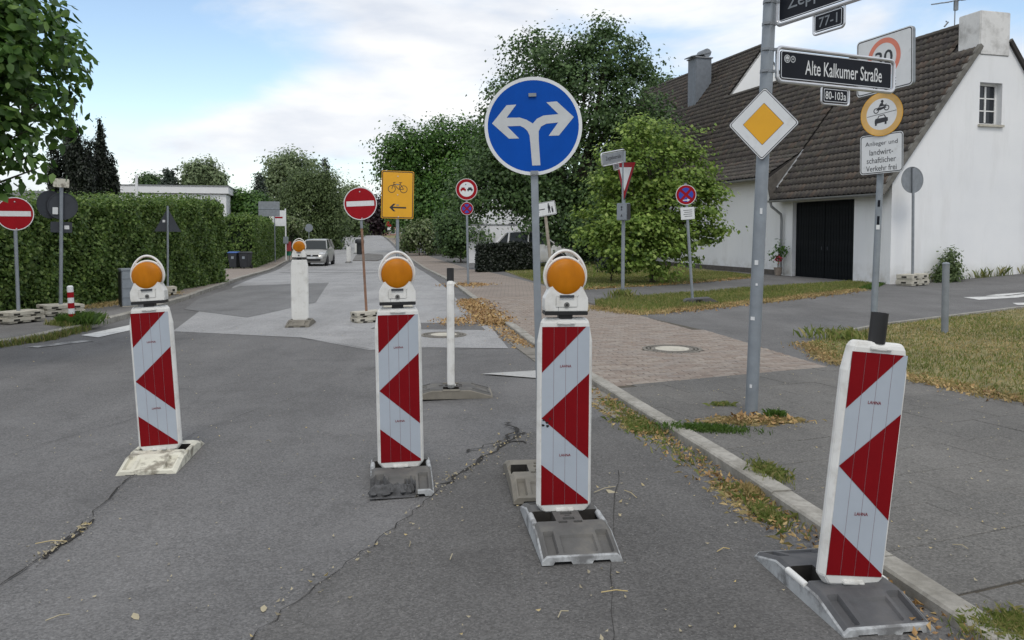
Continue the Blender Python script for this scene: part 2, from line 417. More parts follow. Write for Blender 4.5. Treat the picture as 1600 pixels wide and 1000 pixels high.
# ------------------------------------------------------------------ sign marks and lettering
def text(s, width, height, mat, parent, loc, name='lettering', rot=None, bold=0.0, extrude=.0006):
    cu = bpy.data.curves.new(name, 'FONT'); cu.body = s; cu.size = 1; cu.extrude = 0; cu.offset = bold; cu.resolution_u = 3
    cu.align_x = 'CENTER'; cu.align_y = 'CENTER'
    o = bpy.data.objects.new(name, cu); COL.objects.link(o)
    bpy.context.view_layer.update()
    me = bpy.data.meshes.new_from_object(o.evaluated_get(bpy.context.evaluated_depsgraph_get()))
    bpy.data.objects.remove(o); bpy.data.curves.remove(cu)
    co = np.empty(len(me.vertices) * 3); me.vertices.foreach_get('co', co); co = co.reshape(-1, 3)
    mn, mxx = co.min(0), co.max(0); c = (mn + mxx) / 2; d = np.maximum(mxx - mn, 1e-6)
    k = height / d[1] if width is None else 1
    sx = k if width is None else width / d[0]; sz = k if width is None else height / d[1]
    new = np.zeros_like(co); new[:, 0] = (co[:, 0] - c[0]) * sx; new[:, 2] = (co[:, 1] - c[1]) * sz
    me.vertices.foreach_set('co', new.ravel()); me.materials.clear(); me.materials.append(mat); me.update()
    o = link(name, me, parent); o.location = loc
    if rot: o.rotation_euler = rot
    return o
def circ(c, r, n=40, rz=None):
    rz = rz or r
    return [(c[0] + r * math.cos(2 * PI * i / n), c[1] + rz * math.sin(2 * PI * i / n)) for i in range(n)]
def rrect(c, w, h, r, n=5):
    out = []
    for sx, sz, a in ((1, 1, 0), (-1, 1, 90), (-1, -1, 180), (1, -1, 270)):
        for i in range(n + 1):
            t = R(a + 90 * i / n); out.append((c[0] + sx * (w / 2 - r) + r * math.cos(t), c[1] + sz * (h / 2 - r) + r * math.sin(t)))
    return out
def seg(a, b, w):
    a = Vector(a); b = Vector(b); t = (b - a).normalized(); n = Vector((-t.y, t.x)) * w / 2
    return [tuple(a + n), tuple(b + n), tuple(b - n), tuple(a - n)]
# ------------------------------------------------------------------ ground sheets
def sheet(name, poly, dz, mat, parent=None, kind='structure', label=None, cat=None, step=2.5, sx=None, thick=0):
    bm = bmesh.new()
    vs = [bm.verts.new((p[0], p[1], 0)) for p in poly]
    f = bm.faces.new(vs); f.normal_update()
    if f.normal.z < 0: f.normal_flip()
    bmesh.ops.triangulate(bm, faces=bm.faces[:])
    xs = [p[0] for p in poly]; ys = [p[1] for p in poly]
    cuts = [('y', y) for y in np.arange(math.floor(min(ys)), max(ys), step if max(ys) - min(ys) < 60 else 3)]
    cuts += [('x', x) for x in (-4, -2.5, -1, .5, 2, 3.5, 5, 12.5) if min(xs) < x < max(xs)]
    for ax, c in cuts:
        bmesh.ops.bisect_plane(bm, geom=bm.verts[:] + bm.edges[:] + bm.faces[:], plane_co=(c, 0, 0) if ax == 'x' else (0, c, 0), plane_no=(1, 0, 0) if ax == 'x' else (0, 1, 0))
    for v in bm.verts: v.co.z = H(v.co.x, v.co.y) + dz
    if thick:
        be = [e for e in bm.edges if e.is_boundary]
        r = bmesh.ops.extrude_edge_only(bm, edges=be)
        for v in [g for g in r['geom'] if isinstance(g, bmesh.types.BMVert)]: v.co.z -= thick
    bmesh.ops.recalc_face_normals(bm, faces=bm.faces[:])
    me = bpy.data.meshes.new(name); bm.to_mesh(me); bm.free(); me.materials.append(mat)
    o = link(name, me, parent)
    if not parent: tag(o, label, cat, kind=kind)
    return o
def interp(line, y):
    for (x0, y0), (x1, y1) in zip(line, line[1:]):
        if y0 <= y <= y1: return x0 + (x1 - x0) * (y - y0) / (y1 - y0)
    return line[-1][0]
RK = [(3.9, -12), (2.35, 0), (1.80, 3.38), (1.49, 5.35), (.88, 8.51), (.28, 11.7), (-.53, 16.8), (-2.23, 28.3), (-4.2, 42), (-6.9, 58), (-11.0, 82), (-16.3, 112), (-21.8, 142), (-33, 200)]
LK = [(-40, 8.6), (-14, 9.2), (-9.2, 9.9), (-7.6, 10.9), (-7.12, 12.3), (-7.2, 14), (-7.35, 15.6), (-7.9, 19.5), (-8.9, 25), (-11.6, 37), (-16.2, 58), (-20.2, 82), (-25.2, 112), (-30.5, 142), (-41.5, 200)]
# far terrain
gx = np.unique(np.concatenate([np.arange(-60, 60, 2.5), np.arange(-700, -60, 40), np.arange(60, 701, 40)]))
gy = np.unique(np.concatenate([np.arange(-20, 205, 3), np.arange(-300, -20, 40), np.arange(205, 1500, 60)]))
vs = [(x, y, H(x, y) - .09) for y in gy for x in gx]; nx = len(gx)
fs = [(j * nx + i, j * nx + i + 1, (j + 1) * nx + i + 1, (j + 1) * nx + i) for j in range(len(gy) - 1) for i in range(nx - 1)]
g = MB().add(vs, fs).build('ground', MAT['lawn_soil'], smooth='keep'); tag(g, 'dull green and brown ground under the whole neighbourhood', 'ground', kind='structure')

road = sheet('road', [p for p in RK] + [p for p in reversed(LK)] + [(-40, -12)], 0, MAT['road_asphalt'], label='grey asphalt street running away between the kerbs', cat='road')
# paler and darker resurfaced fields of the street
pale = [(-5.62, 13.4), (-3.3, 12.6), (-2.0, 11.3), (-1.2, 11.55), (-.05, 11.4), (-.42, 14.5)] + [(interp(RK, y) - .35, y) for y in (17, 28, 42, 58, 82, 112, 142, 195)] + [(interp(LK, y) + .3, y) for y in (195, 142, 112, 82, 58, 37, 25)] + [(-7.4, 21), (-6.6, 17.2)]
sheet('pale_road_surface', pale, .004, MAT['road_asphalt_pale'], road)
sheet('dark_road_patch', [(-7.0, 17.3), (-5.1, 15.6), (-4.6, 19), (-6.2, 27.5), (-8.5, 25.4), (-7.75, 20)], .008, MAT['road_asphalt_dark'], road)
sheet('dark_road_patch', [(-2.4, 13.75), (-.45, 13.6), (-.62, 14.6), (-2.3, 14.7)], .008, MAT['road_asphalt'], road)
sheet('dark_road_patch', [(-11.5, 40.0), (-5.0, 39.4), (-5.1, 40.4), (-11.7, 41.2)], .008, MAT['road_asphalt_dark'], road)
sheet('dark_road_patch', [(-12.5, 45.2), (-6, 44.2), (-6.1, 45.0), (-12.7, 46.2)], .008, MAT['road_asphalt_dark'], road)
crackpts = [(-1.55, 1.6), (-1.1, 3.17), (-.93, 3.75), (-.74, 4.2), (-.6, 4.66), (-.44, 5.2), (-.22, 5.75), (-.02, 6.3), (.14, 6.55)]
coarse = crackpts + [(.5, 6.7), (interp(RK, 7.2) - .3, 7.2)] + [(interp(RK, y) - .28, y) for y in (5.3, 3.4, 0)] + [(2.3, -2), (-1.8, -2)]
sheet('coarse_road_patch', coarse, .004, MAT['road_asphalt_coarse'], road)

# road paint
pm = MB()
def mark(pts, dz=.008, m='road_paint'):
    return sheet('road_marking', pts, dz, MAT[m], road)
mark([(-.35, 9.35), (.42, 8.95), (.62, 9.15), (.5, 9.6)], m='road_paint_dull')
mark([(-6.85, 12.85), (-6.45, 12.6), (-6.35, 14.0), (-6.75, 14.35)])
mark([(-6.95, 11.55), (-6.75, 11.5), (-6.3, 12.2), (-6.5, 12.3)], m='road_paint_worn')
mark([(-7.3, 9.7), (-6.9, 9.6), (-6.6, 10.2), (-7.0, 10.4)], m='road_paint_worn')
# cracks: ragged dark fissures
def crack(pts, w0, w1, seed, dz=.009, k=7, amp=.02):
    rnd = random.Random(seed); L = []; Rr = []
    for (x0, y0), (x1, y1) in zip(pts, pts[1:]):
        for i in range(k):
            t = i / k; x = x0 + (x1 - x0) * t; y = y0 + (y1 - y0) * t
            d = Vector((x1 - x0, y1 - y0)).normalized(); n = Vector((-d.y, d.x)); o = rnd.uniform(-amp, amp); w = rnd.uniform(w0, w1)
            L.append((x + n.x * (o + w), y + n.y * (o + w))); Rr.append((x + n.x * (o - w), y + n.y * (o - w)))
    m = MB()
    for i in range(len(L) - 1):
        P = [L[i], L[i + 1], Rr[i + 1], Rr[i]]
        m.add([(p[0], p[1], H(*p) + dz) for p in P], [(0, 3, 2, 1)])
    return m.build('crack', MAT['crack_fill_hole_shade'], road, smooth='keep')
crack(crackpts[:-3], .0006, .0042, 1)
crack(crackpts[5:], .004, .022, 2, amp=.03)
crack([(-.1, 6.2), (.02, 6.6), (-.08, 6.95)], .004, .02, 12, amp=.04)
crack([(-.35, 6.0), (-.1, 6.25), (.15, 6.2)], .004, .016, 13, amp=.04)
crack([(.30, 2.2), (.45, 3.6), (.6, 4.7), (.75, 5.6)], .0005, .0025, 15, amp=.01)
crack([(-2.3, 3.4), (-2.43, 3.8), (-2.42, 4.3), (-2.52, 4.9), (-2.6, 5.4), (-2.62, 5.9)], .001, .006, 3)
crack([(-2.42, 4.1), (-2.42, 4.5), (-2.47, 4.7)], .004, .016, 14)
crack([(-2.75, 6.2), (-2.5, 7.4), (-1.9, 9.0), (-1.5, 10.6)], .0004, .0022, 4)
crack([(-6, 8.6), (-3.5, 8.4), (-1, 8.9)], .0004, .002, 5)
crack([(-4.2, 4.6), (-3.9, 5.8), (-3.3, 7.6)], .0006, .003, 6)
crack([(-3.3, 12.6), (-1.9, 11.3), (-.05, 11.4)], .001, .006, 8)
crack([(-11.8, 38), (-8, 37.2), (-4, 36.6)], .01, .04, 9)
crack([(-13, 48), (-9, 47), (-5.4, 46.3)], .01, .05, 10)

# right pavement: everything beyond the kerb lies 5 cm above the street
KW = .13; KT = .05
def off(line, d):
    out = []
    for i, p in enumerate(line):
        a = Vector(line[max(0, i - 1)]); b = Vector(line[min(len(line) - 1, i + 1)]); t = (b - a).normalized()
        out.append((p[0] + t.y * d, p[1] - t.x * d))
    return out
RK2 = off(RK, KW)
side = sheet('side_street', RK2[:-2] + [(2, 142), (60, 142), (60, -12)], KT - .012, MAT['side_asphalt'], label='grey asphalt side street turning off past the white house', cat='road')
def kerb(line, name, label, y0, y1, width, top, side_sign, length=1.0, mat='kerb_stone', seed=3, near=90):
    rnd = random.Random(seed)
    root = thing(name, label, 'kerb', kind='structure')
    pts = []
    # resample by length
    P = [Vector((*p, 0)) for p in line]; s = 0; stones = []
    cum = [0]
    for a, b in zip(P, P[1:]): cum.append(cum[-1] + (b - a).length)
    def pos(d):
        for i in range(len(P) - 1):
            if cum[i] <= d <= cum[i + 1] + 1e-9:
                return P[i].lerp(P[i + 1], (d - cum[i]) / (cum[i + 1] - cum[i]))
        return P[-1]
    d = 0
    while d < cum[-1] - length:
        a = pos(d); b = pos(d + length); d += length
        if b.y < y0 or a.y > y1: continue
        t = (b - a).normalized(); n = Vector((t.y, -t.x, 0)) * side_sign
        gp = .004; tp = top + rnd.uniform(-.004, .006); o = n * rnd.uniform(-.004, .004)
        a2 = a + t * gp + o; b2 = b - t * gp + o; c2 = b2 + n * width; d2 = a2 + n * width
        r = .012
        def z(p, e): return (p.x, p.y, H(p.x, p.y) + e)
        vs = [z(a2, -.1), z(b2, -.1), z(c2, -.1), z(d2, -.1), z(a2, tp - r), z(b2, tp - r), z(a2 + n * r, tp), z(b2 + n * r, tp), z(c2, tp), z(d2, tp)]
        m = MB().add(vs, [(0, 1, 5, 4), (4, 5, 7, 6), (6, 7, 8, 9), (3, 2, 8, 9), (0, 4, 6, 9, 3), (1, 5, 7, 8, 2)])
        m.build('kerb_stone', MAT[mat], root)
        if a.y > near: length = 6.0
    return root
kerb(RK, 'kerb', 'low pale concrete kerb along the right side of the street', .2, 150, KW, KT + .012, 1)
kerb(LK, 'kerb', 'pale concrete kerb along the left side of the street', 8, 150, KW, .10, -1, seed=5)
# gutter stones in the debris strip before the right kerb
gut = thing('gutter', 'row of dirty gutter stones in front of the right kerb', 'gutter', kind='structure')
rnd = random.Random(9); y = 6.9
while y < 17:
    L = .32; x0 = interp(RK, y); x1 = interp(RK, y + L)
    P = [(x0 - .27, y + .01), (x0 - .012, y + .01), (x1 - .012, y + L - .01), (x1 - .27, y + L - .01)]
    e = .012 + rnd.uniform(-.004, .004)
    MB().add([(p[0], p[1], H(*p) - .05) for p in P] + [(p[0], p[1], H(*p) + e) for p in P], [(4, 5, 6, 7), (0, 1, 5, 4), (1, 2, 6, 5), (2, 3, 7, 6), (3, 0, 4, 7)]).build('gutter_stone', MAT['gutter_stone'], gut)
    y += L
# clipping helper for the paving
def clip(poly, region):                          # convex region, counter-clockwise
    out = poly
    for i in range(len(region)):
        a = region[i]; b = region[(i + 1) % len(region)]; new = []
        def inside(p): return (b[0] - a[0]) * (p[1] - a[1]) - (b[1] - a[1]) * (p[0] - a[0]) >= 0
        for j in range(len(out)):
            p, q = out[j], out[(j + 1) % len(out)]
            ip, iq = inside(p), inside(q)
            if ip: new.append(p)
            if ip != iq:
                d1 = (b[0] - a[0]) * (p[1] - a[1]) - (b[1] - a[1]) * (p[0] - a[0]); d2 = (b[0] - a[0]) * (q[1] - a[1]) - (b[1] - a[1]) * (q[0] - a[0])
                t = d1 / (d1 - d2); new.append((p[0] + (q[0] - p[0]) * t, p[1] + (q[1] - p[1]) * t))
        out = new
        if not out: return []
    return out
def area(p): return abs(sum(p[i][0] * p[(i + 1) % len(p)][1] - p[(i + 1) % len(p)][0] * p[i][1] for i in range(len(p)))) / 2
def inpoly(x, y, P):
    c = False; j = len(P) - 1
    for i in range(len(P)):
        if (P[i][1] > y) != (P[j][1] > y) and x < (P[j][0] - P[i][0]) * (y - P[i][1]) / (P[j][1] - P[i][1]) + P[i][0]: c = not c
        j = i
    return c
def pave(parent, region, origin, ang, w, l, gap, top, mats, stagger=.5, jit=.0025, limit=0, name='paver', seed=1, holes=(), bev=.004, herring=False):
    """stones w (across) by l (along) in rows; the ones nearest the camera become objects, the rest one joined part"""
    rnd = random.Random(seed); ca, sa = math.cos(ang), math.sin(ang)
    def T(a, b): return (origin[0] + a * ca - b * sa, origin[1] + a * sa + b * ca)
    xs = [(p[0] - origin[0]) * ca + (p[1] - origin[1]) * sa for p in region]; ys = [-(p[0] - origin[0]) * sa + (p[1] - origin[1]) * ca for p in region]
    st = []
    j = math.floor(min(ys) / l) - 1
    while j * l < max(ys) + l:
        o = (j % 2) * stagger * w
        i = math.floor((min(xs) - o) / w) - 1
        while i * w + o < max(xs) + w:
            a0, a1, b0, b1 = i * w + o + gap / 2, (i + 1) * w + o - gap / 2, j * l + gap / 2, (j + 1) * l - gap / 2
            P = clip([T(a0, b0), T(a1, b0), T(a1, b1), T(a0, b1)], region)
            i += 1
            if len(P) < 3 or area(P) < .12 * w * l: continue
            c = (sum(p[0] for p in P) / len(P), sum(p[1] for p in P) / len(P))
            if any((c[0] - h[0]) ** 2 + (c[1] - h[1]) ** 2 < h[2] ** 2 for h in holes): continue
            st.append((c[0] ** 2 + c[1] ** 2, P, c))
        j += 1
    st.sort(key=lambda q: q[0])
    rest = MB()
    for k, (_, P, c) in enumerate(st):
        tx, ty, tz = rnd.uniform(-jit, jit) * 2, rnd.uniform(-jit, jit) * 2, rnd.uniform(-jit, jit)
        n = len(P); mi = rnd.choice(range(len(mats)))
        def zz(p, e): return H(*p) + top + tz + tx * (p[0] - c[0]) + ty * (p[1] - c[1]) + e
        Q = [(p[0] + (c[0] - p[0]) * bev * 2 / max(.05, math.hypot(c[0] - p[0], c[1] - p[1])), p[1] + (c[1] - p[1]) * bev * 2 / max(.05, math.hypot(c[0] - p[0], c[1] - p[1]))) for p in P]
        vs = [(p[0], p[1], zz(p, -.03)) for p in P] + [(p[0], p[1], zz(p, -bev)) for p in P] + [(q[0], q[1], zz(q, 0)) for q in Q]
        fs = [(i, (i + 1) % n, n + (i + 1) % n, n + i) for i in range(n)] + [(n + i, n + (i + 1) % n, 2 * n + (i + 1) % n, 2 * n + i) for i in range(n)] + [list(range(2 * n, 3 * n))]
        if k < limit:
            MB().add(vs, fs).build(name, mats[mi], parent, smooth='keep')
        else: rest.add(vs, fs, mi)
    if rest.v:
        o = rest.build(name + '_field', mats, parent, smooth='keep'); o['kind'] = 'stuff'
KA = math.atan2(17, -3.1)                        # heading of the kerb
# reddish brick pavement
BL = [(1.01, 8.27), (3.72, 9.52), (3.14, 13.23), (2.46, 15.54), (1.9, 17.85), (1.5, 20.2)]
brk = [(x + 0, y) for x, y in RK2 if 8.6 < y < 20]; brk = [(interp(RK2, 8.3), 8.3)] + brk + [(interp(RK2, 20.2), 20.2)]
bp = sheet('brick_pavement', [BL[0]] + BL[1:] + list(reversed(brk)), KT - .007, MAT['joint_sand'], label='reddish brick pavement with a manhole beside the kerb', cat='pavement')
MH1 = (2.18, 11.0)
near1 = [(interp(RK2, 8.3), 8.3), (3.72, 9.52), (3.14, 13.23), (interp(RK2, 13.23), 13.23)]
near2 = [(interp(RK2, 13.23), 13.23), (3.14, 13.23), (2.46, 15.54), (1.5, 20.2), (interp(RK2, 20.2), 20.2)]
BM = [MAT['brick_%d' % i] for i in range(4)]
pave(bp, near1, (1.0, 8.3), R(10) + 0, .2, .1, .006, KT + .002, BM, limit=300, name='brick', holes=[(MH1[0], MH1[1], .37)], bev=.003, seed=4)
pave(bp, near2, (1.0, 8.3), R(10) + 0, .2, .1, .006, KT + .002, BM, limit=0, name='brick', bev=.003, seed=5)
far_r = [(1.5, 20.2), (1.25, 22.8), (.0, 30), (-1.35, 39), (-3.5, 52), (-7.4, 72), (-11, 92), (-19.6, 142)]
far_l = [(interp(RK2, y), y) for y in (20.2, 28.3, 42, 58, 82, 112, 142)]
sheet('far_pavement', far_r + far_l[::-1], KT + .002, MAT['brick_far'], label='far stretch of reddish pavement running along the right kerb', cat='pavement')
# grey slab pavement in front of it
gp_ = [(interp(RK2, y), y) for y in (-12, 0, 3.4, 5.35, 8.3)]
grey_poly = gp_ + [(3.72, 9.52), (4.3, 8.75), (4.75, 7.45), (8, 6.0), (14, 3), (14, -12)]
gpav = sheet('slab_pavement', grey_poly, KT - .006, MAT['joint_sand'], label='grey slab pavement to the right of the kerb in front', cat='pavement')
R1 = [(interp(RK2, 3.7), 3.7), (6.3, 6.4), (4.75, 7.45), (4.3, 8.75), (3.72, 9.52), (interp(RK2, 8.3), 8.3), (interp(RK2, 5.35), 5.35)]
def tri(a, b, c): return (b[0] - a[0]) * (c[1] - a[1]) - (b[1] - a[1]) * (c[0] - a[0])
SM = [MAT['slab_grey'], MAT['slab_grey'], MAT['slab_grey_worn']]
pave(gpav, [(interp(RK2, 3.45), 3.45), (5.6, 5.0), (4.75, 7.45), (4.3, 8.75), (3.72, 9.52), (interp(RK2, 8.3), 8.3)], (1.9, 3.45), R(22), .62, .47, .004, KT + .003, SM, limit=300, name='paving_slab', jit=.0018, bev=.003, seed=6)
pave(gpav, [(interp(RK2, 1.0), 1.0), (6.5, 1.0), (5.62, 4.99), (interp(RK2, 3.44), 3.44)], (1.9, 3.44), R(22), .27, .19, .014, KT + .003, [MAT['slab_grey_worn'], MAT['slab_grey']], limit=170, name='paving_stone', jit=.006, bev=.006, seed=7)
pave(gpav, [(5.63, 5.0), (6.52, 1.0), (12, 1.0), (12, 4.1), (8, 6.0), (4.77, 7.45)], (1.9, 3.45), R(22), .62, .47, .004, KT + .003, SM, limit=0, name='paving_slab', jit=.0018, bev=.003, seed=8)
# path to the garage, lawns, verges (plain earth sheets; the grass blades come with the plants)
VERGE = [(1.75, 17.0), (2.5, 15.75), (4.3, 17.5), (6.2, 19.2), (9.6, 22.6), (11.3, 25.2), (10.9, 26.2), (7.1, 23.4), (3.1, 19.9), (1.95, 18.9)]
LAWN_R = [(4.2, 11.5), (6.33, 13.7), (10.6, 16.8), (14, 18.6), (14, 3.2), (8, 6.05), (4.75, 7.5), (4.35, 8.7), (3.95, 9.9)]
LAWN_A = [(-.5, 39), (.35, 30), (1.4, 22.4), (5.5, 25.6), (9.2, 29.6), (8.7, 33), (7.4, 40), (4.5, 46), (-1.6, 46)]
sheet('verge_ground', VERGE, KT + .012, MAT['lawn_soil'], label='grassy verge strip between the side street and the path', cat='verge', thick=.05)
sheet('lawn_ground', LAWN_R, KT + .02, MAT['lawn_soil'], label='dry lawn beside the slab pavement on the right', cat='lawn', thick=.06)
sheet('front_lawn_ground', LAWN_A, KT + .02, MAT['lawn_soil'], label='front lawn under the trees before the white house', cat='lawn', thick=.06)
# lawn edging and paint in the side street
lk_ = thing('lawn_edging', 'thin concrete edging between the side street and the dry lawn', 'kerb', kind='structure')
E_ = [(5.3, 12.75), (6.33, 13.75), (8.5, 15.35), (10.6, 16.9), (14, 18.7)]
for a, b in zip(E_, E_[1:]):
    n = int(math.hypot(b[0] - a[0], b[1] - a[1]))
    for i in range(n):
        p = Vector(a).lerp(Vector(b), (i + .01) / n); q = Vector(a).lerp(Vector(b), (i + .99) / n); t = (q - p).normalized(); w = Vector((-t.y, t.x)) * .07
        P = [p, q, q + w, p + w]
        MB().add([(c.x, c.y, H(c.x, c.y)) for c in P] + [(c.x, c.y, H(c.x, c.y) + KT + .045) for c in P], [(4, 5, 6, 7), (0, 1, 5, 4), (1, 2, 6, 5), (2, 3, 7, 6), (3, 0, 4, 7)]).build('edging_stone', MAT['kerb_stone'], lk_)
def m2(us):
    P = [G(u, v, KT) for u, v in us]
    return sheet('road_marking', [(p.x, p.y) for p in P], KT - .005, MAT['road_paint'], side)
m2([(1505, 464), (1600, 459.5), (1700, 455), (1700, 459), (1600, 463), (1530, 468)])
m2([(1540, 461.5), (1556, 459.5), (1600, 456.5), (1600, 457.8), (1560, 462)])
m2([(1582, 473), (1700, 467), (1700, 472), (1590, 476)])
# left pavement
LK2 = off(LK, -KW)
lw = [(x, y) for x, y in LK2 if y >= 9.8]
def inner(y): return {0: 0}.get(y, interp(LK2, y) - (1.15 if y < 17 else 1.0 if y < 20 else 1.5 if y < 27 else 2.4))
lsheet = [(-12, 10.2)] + [p for p in lw if p[1] <= 20.5] + [(interp(LK2, 20.5), 20.5), (inner(20), 20.5), (-9.3, 17), (-9.6, 14)] + [(-14, 12.6)]
sheet('left_pavement', lsheet, .09, MAT['walk_asphalt'], label='grey asphalt pavement at the left corner below the hedge', cat='pavement')
l2 = [(interp(LK2, y), y) for y in (20.5, 25, 37, 58, 82, 112, 142)]
sheet('left_brick_pavement', l2 + [(interp(LK2, y) - (1.3 if y < 24 else 2.2), y) for y in (142, 112, 82, 58, 37, 25, 20.5)], .09, MAT['brick_far'], label='beige brick pavement running along the left kerb past the hedges', cat='pavement')
sheet('left_verge_ground', [(interp(LK2, 14), 14.0), (-9.3, 13), (-45, 14), (-45, 200), (-44, 200)] + [(interp(LK2, y) - 1.2, y) for y in (142, 112, 82, 58, 37, 25, 20)], .05, MAT['soil'], label='bare earth along the foot of the left hedges', cat='verge')
sheet('driveway', [(-10.6, 27), (-12.3, 36), (-14.2, 45.8), (-22, 44.6), (-22, 27.5)], .075, MAT['road_asphalt_pale'], label='pale driveway opening between the two left hedges', cat='driveway')
# traffic island
isl = [G(551, 408), G(590, 408), G(600, 404), G(598, 399), G(575, 397), G(556, 400)]
sheet('traffic_island', [(p.x, p.y) for p in isl], .07, MAT['walk_asphalt'], label='small raised traffic island in the middle of the far street', cat='traffic island', thick=.09)
# manhole covers
def manhole(x, y, z, r, label):
    t = thing('manhole_cover', label, 'manhole cover', (x, y, z), group=None)
    m = MB(); m.add([(r * math.cos(a), r * math.sin(a), 0) for a in np.linspace(0, 2 * PI, 40, endpoint=False)] + [(r * math.cos(a), r * math.sin(a), -.05) for a in np.linspace(0, 2 * PI, 40, endpoint=False)], [list(range(40))] + [(i, i + 40, (i + 1) % 40 + 40, (i + 1) % 40) for i in range(40)])
    m.build('setting', MAT['crack_fill_hole_shade'], t)
    cob = MB()
    for q, rr, n in ((.92, r, 34), (.80, r, 30), (.68, r, 26)):
        for i in range(n):
            a = 2 * PI * i / n; cob.box((q * r * math.cos(a), q * r * math.sin(a), .002), (.085 * r / .4 * .8, .075 * r / .4 * .8, .012), rz=a)
    o = cob.build('cobble_ring', MAT['gutter_stone'], t); o['kind'] = 'stuff'
    d = MB(); r2 = r * .58; K = 40
    d.add([(r2 * math.cos(2 * PI * i / K), r2 * math.sin(2 * PI * i / K), .009) for i in range(K)] + [(r2 * math.cos(2 * PI * i / K), r2 * math.sin(2 * PI * i / K), -.02) for i in range(K)], [list(range(K))] + [(i, i + K, (i + 1) % K + K, (i + 1) % K) for i in range(K)])
    d.build('lid', MAT['concrete_pale'], t)
    return t
manhole(MH1[0], MH1[1], KT, .40, 'round manhole cover set in the brick pavement behind the diamond sign')
manhole(-1.09, 12.9, .008, .36, 'round manhole cover in the pale street surface by the kerb')
# ------------------------------------------------------------------ white house on the right (local x = along the gable, local y = along the eaves)
HC = Vector((11.82, 25.38, 0)); HA = math.atan2(.272, .962)
house = thing('white_house', 'white rendered farmhouse with steep dark tiled roof and black garage door', 'house', HC, HA)
XR, ZR, SL = 3.9, 8.55, 1.3                       # ridge of the front block, its height, roof slope
def zr(x): return ZR - (XR - x) * SL if x <= XR else ZR - (x - XR) * SL
YA, XB = 16.6, 6.1                                # where the taller rear block starts, its ridge
ZB = zr(0) + XB * SL; YB = 31
Z0 = -.3
w = MB()
# gable wall y 0..0.3 with window opening
wx0, wx1, wz0, wz1 = 3.27, 4.17, 5.12, 6.46
def gab(x): return zr(x) - .05
for x0, x1 in ((0, wx0), (wx1, 7.8)):
    if x0 == 0: poly = [(0, Z0), (wx0, Z0), (wx0, gab(wx0)), (0, gab(0))]
    else: poly = [(wx1, Z0), (7.8, Z0), (7.8, gab(7.8)), (wx1, gab(wx1))]
    w.prism(poly, 0, .35)
w.prism([(wx0, Z0), (wx1, Z0), (wx1, wz0), (wx0, wz0)], 0, .35)
w.prism([(wx0, wz1), (wx1, wz1), (wx1, gab(wx1)), (XR, gab(XR)), (wx0, gab(wx0))], 0, .35)
# eaves wall x 0..0.3
D0, D1, DZ = 1.72, 5.1, 2.78
def wallx(y0, y1, z0, z1): w.box((.15, (y0 + y1) / 2, (z0 + z1) / 2), (.3, y1 - y0, z1 - z0))
wallx(.35, D0, Z0, 3.3); wallx(D1, 6.0, Z0, 3.3); wallx(D0, D1, DZ, 3.3); wallx(6.0, YB, Z0, 3.95)
w.box((7.65, 8.5, 1.5), (.3, 16.2, 3.6))
w.build('wall', MAT['white_render'], house)
w2 = MB(); w2.prism([(.31, 2), (2 * XB - .3, 2), (2 * XB - .3, zr(0)), (XB, ZB - .06), (.31, zr(.31) - .06)], YA, YA + .3)
w2.build('rear_gable_wall', MAT['white_render'], house)
pl = MB(); pl.box((-.03, 11.5, -.02), (.06, 10.9, .5)); pl.build('plinth', MAT['plinth'], house)
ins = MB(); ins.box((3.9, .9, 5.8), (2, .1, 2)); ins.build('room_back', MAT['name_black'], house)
# small gable window
win = thing('window', None, None); win.parent = house
fr = MB()
def bar(x0, x1, z0, z1, y0=.22, y1=.28): fr.box(((x0 + x1) / 2, (y0 + y1) / 2, (z0 + z1) / 2), (x1 - x0, y1 - y0, z1 - z0))
bar(wx0, wx0 + .07, wz0, wz1); bar(wx1 - .07, wx1, wz0, wz1); bar(wx0 + .07, wx1 - .07, wz0, wz0 + .07); bar(wx0 + .07, wx1 - .07, wz1 - .07, wz1)
xm = (wx0 + wx1) / 2
for k in (1, 2): bar(wx0 + .07, wx1 - .07, wz0 + .07 + k * .40 - .018, wz0 + .07 + k * .40 + .018, .225, .275)
for k in range(3):
    bar(xm - .03, xm + .03, wz0 + .07 + k * .40 + .02, wz0 + .07 + (k + 1) * .40 - .02, .215, .278)
fr.build('frame', MAT['window_white'], win)
for i in range(2):
    for k in range(3):
        x0 = wx0 + .07 if i == 0 else xm + .03; x1 = xm - .03 if i == 0 else wx1 - .07
        MB().box(((x0 + x1) / 2, .25, wz0 + .07 + k * .40 + .20), (x1 - x0, .008, .36)).build('pane', MAT['pane_dark'], win)
MB().box((xm, .07, wz0 - .035), (1.0, .3, .07)).build('sill', MAT['concrete_pale'], win)
# garage door: two leaves of vertical boards
for k in range(2):
    y0 = D0 + k * (D1 - D0) / 2; y1 = y0 + (D1 - D0) / 2
    leaf = MB().box((.2, (y0 + y1) / 2, DZ / 2 - .02), (.03, y1 - y0 - .01, DZ)).build('garage_door', MAT['door_dark'], house)
    n = 11; bw = (y1 - y0 - .02) / n
    me = None
    for i in range(n):
        if me is None:
            o = MB().box((0, 0, 0), (.03, bw - .012, DZ - .06)).build('board', MAT['door_dark'], leaf, bevel=.004); me = o.data
        else: o = link('board', me, leaf)
        o.location = (.165 + .002 * ((i * 7) % 3 - 1), y0 + .01 + bw * (i + .5), DZ / 2 - .01)
    MB().box((.142, (D0 + D1) / 2 + (k * 2 - 1) * .16, 1.1), (.02, .03, .12)).build('handle', MAT['sign_back'], leaf)
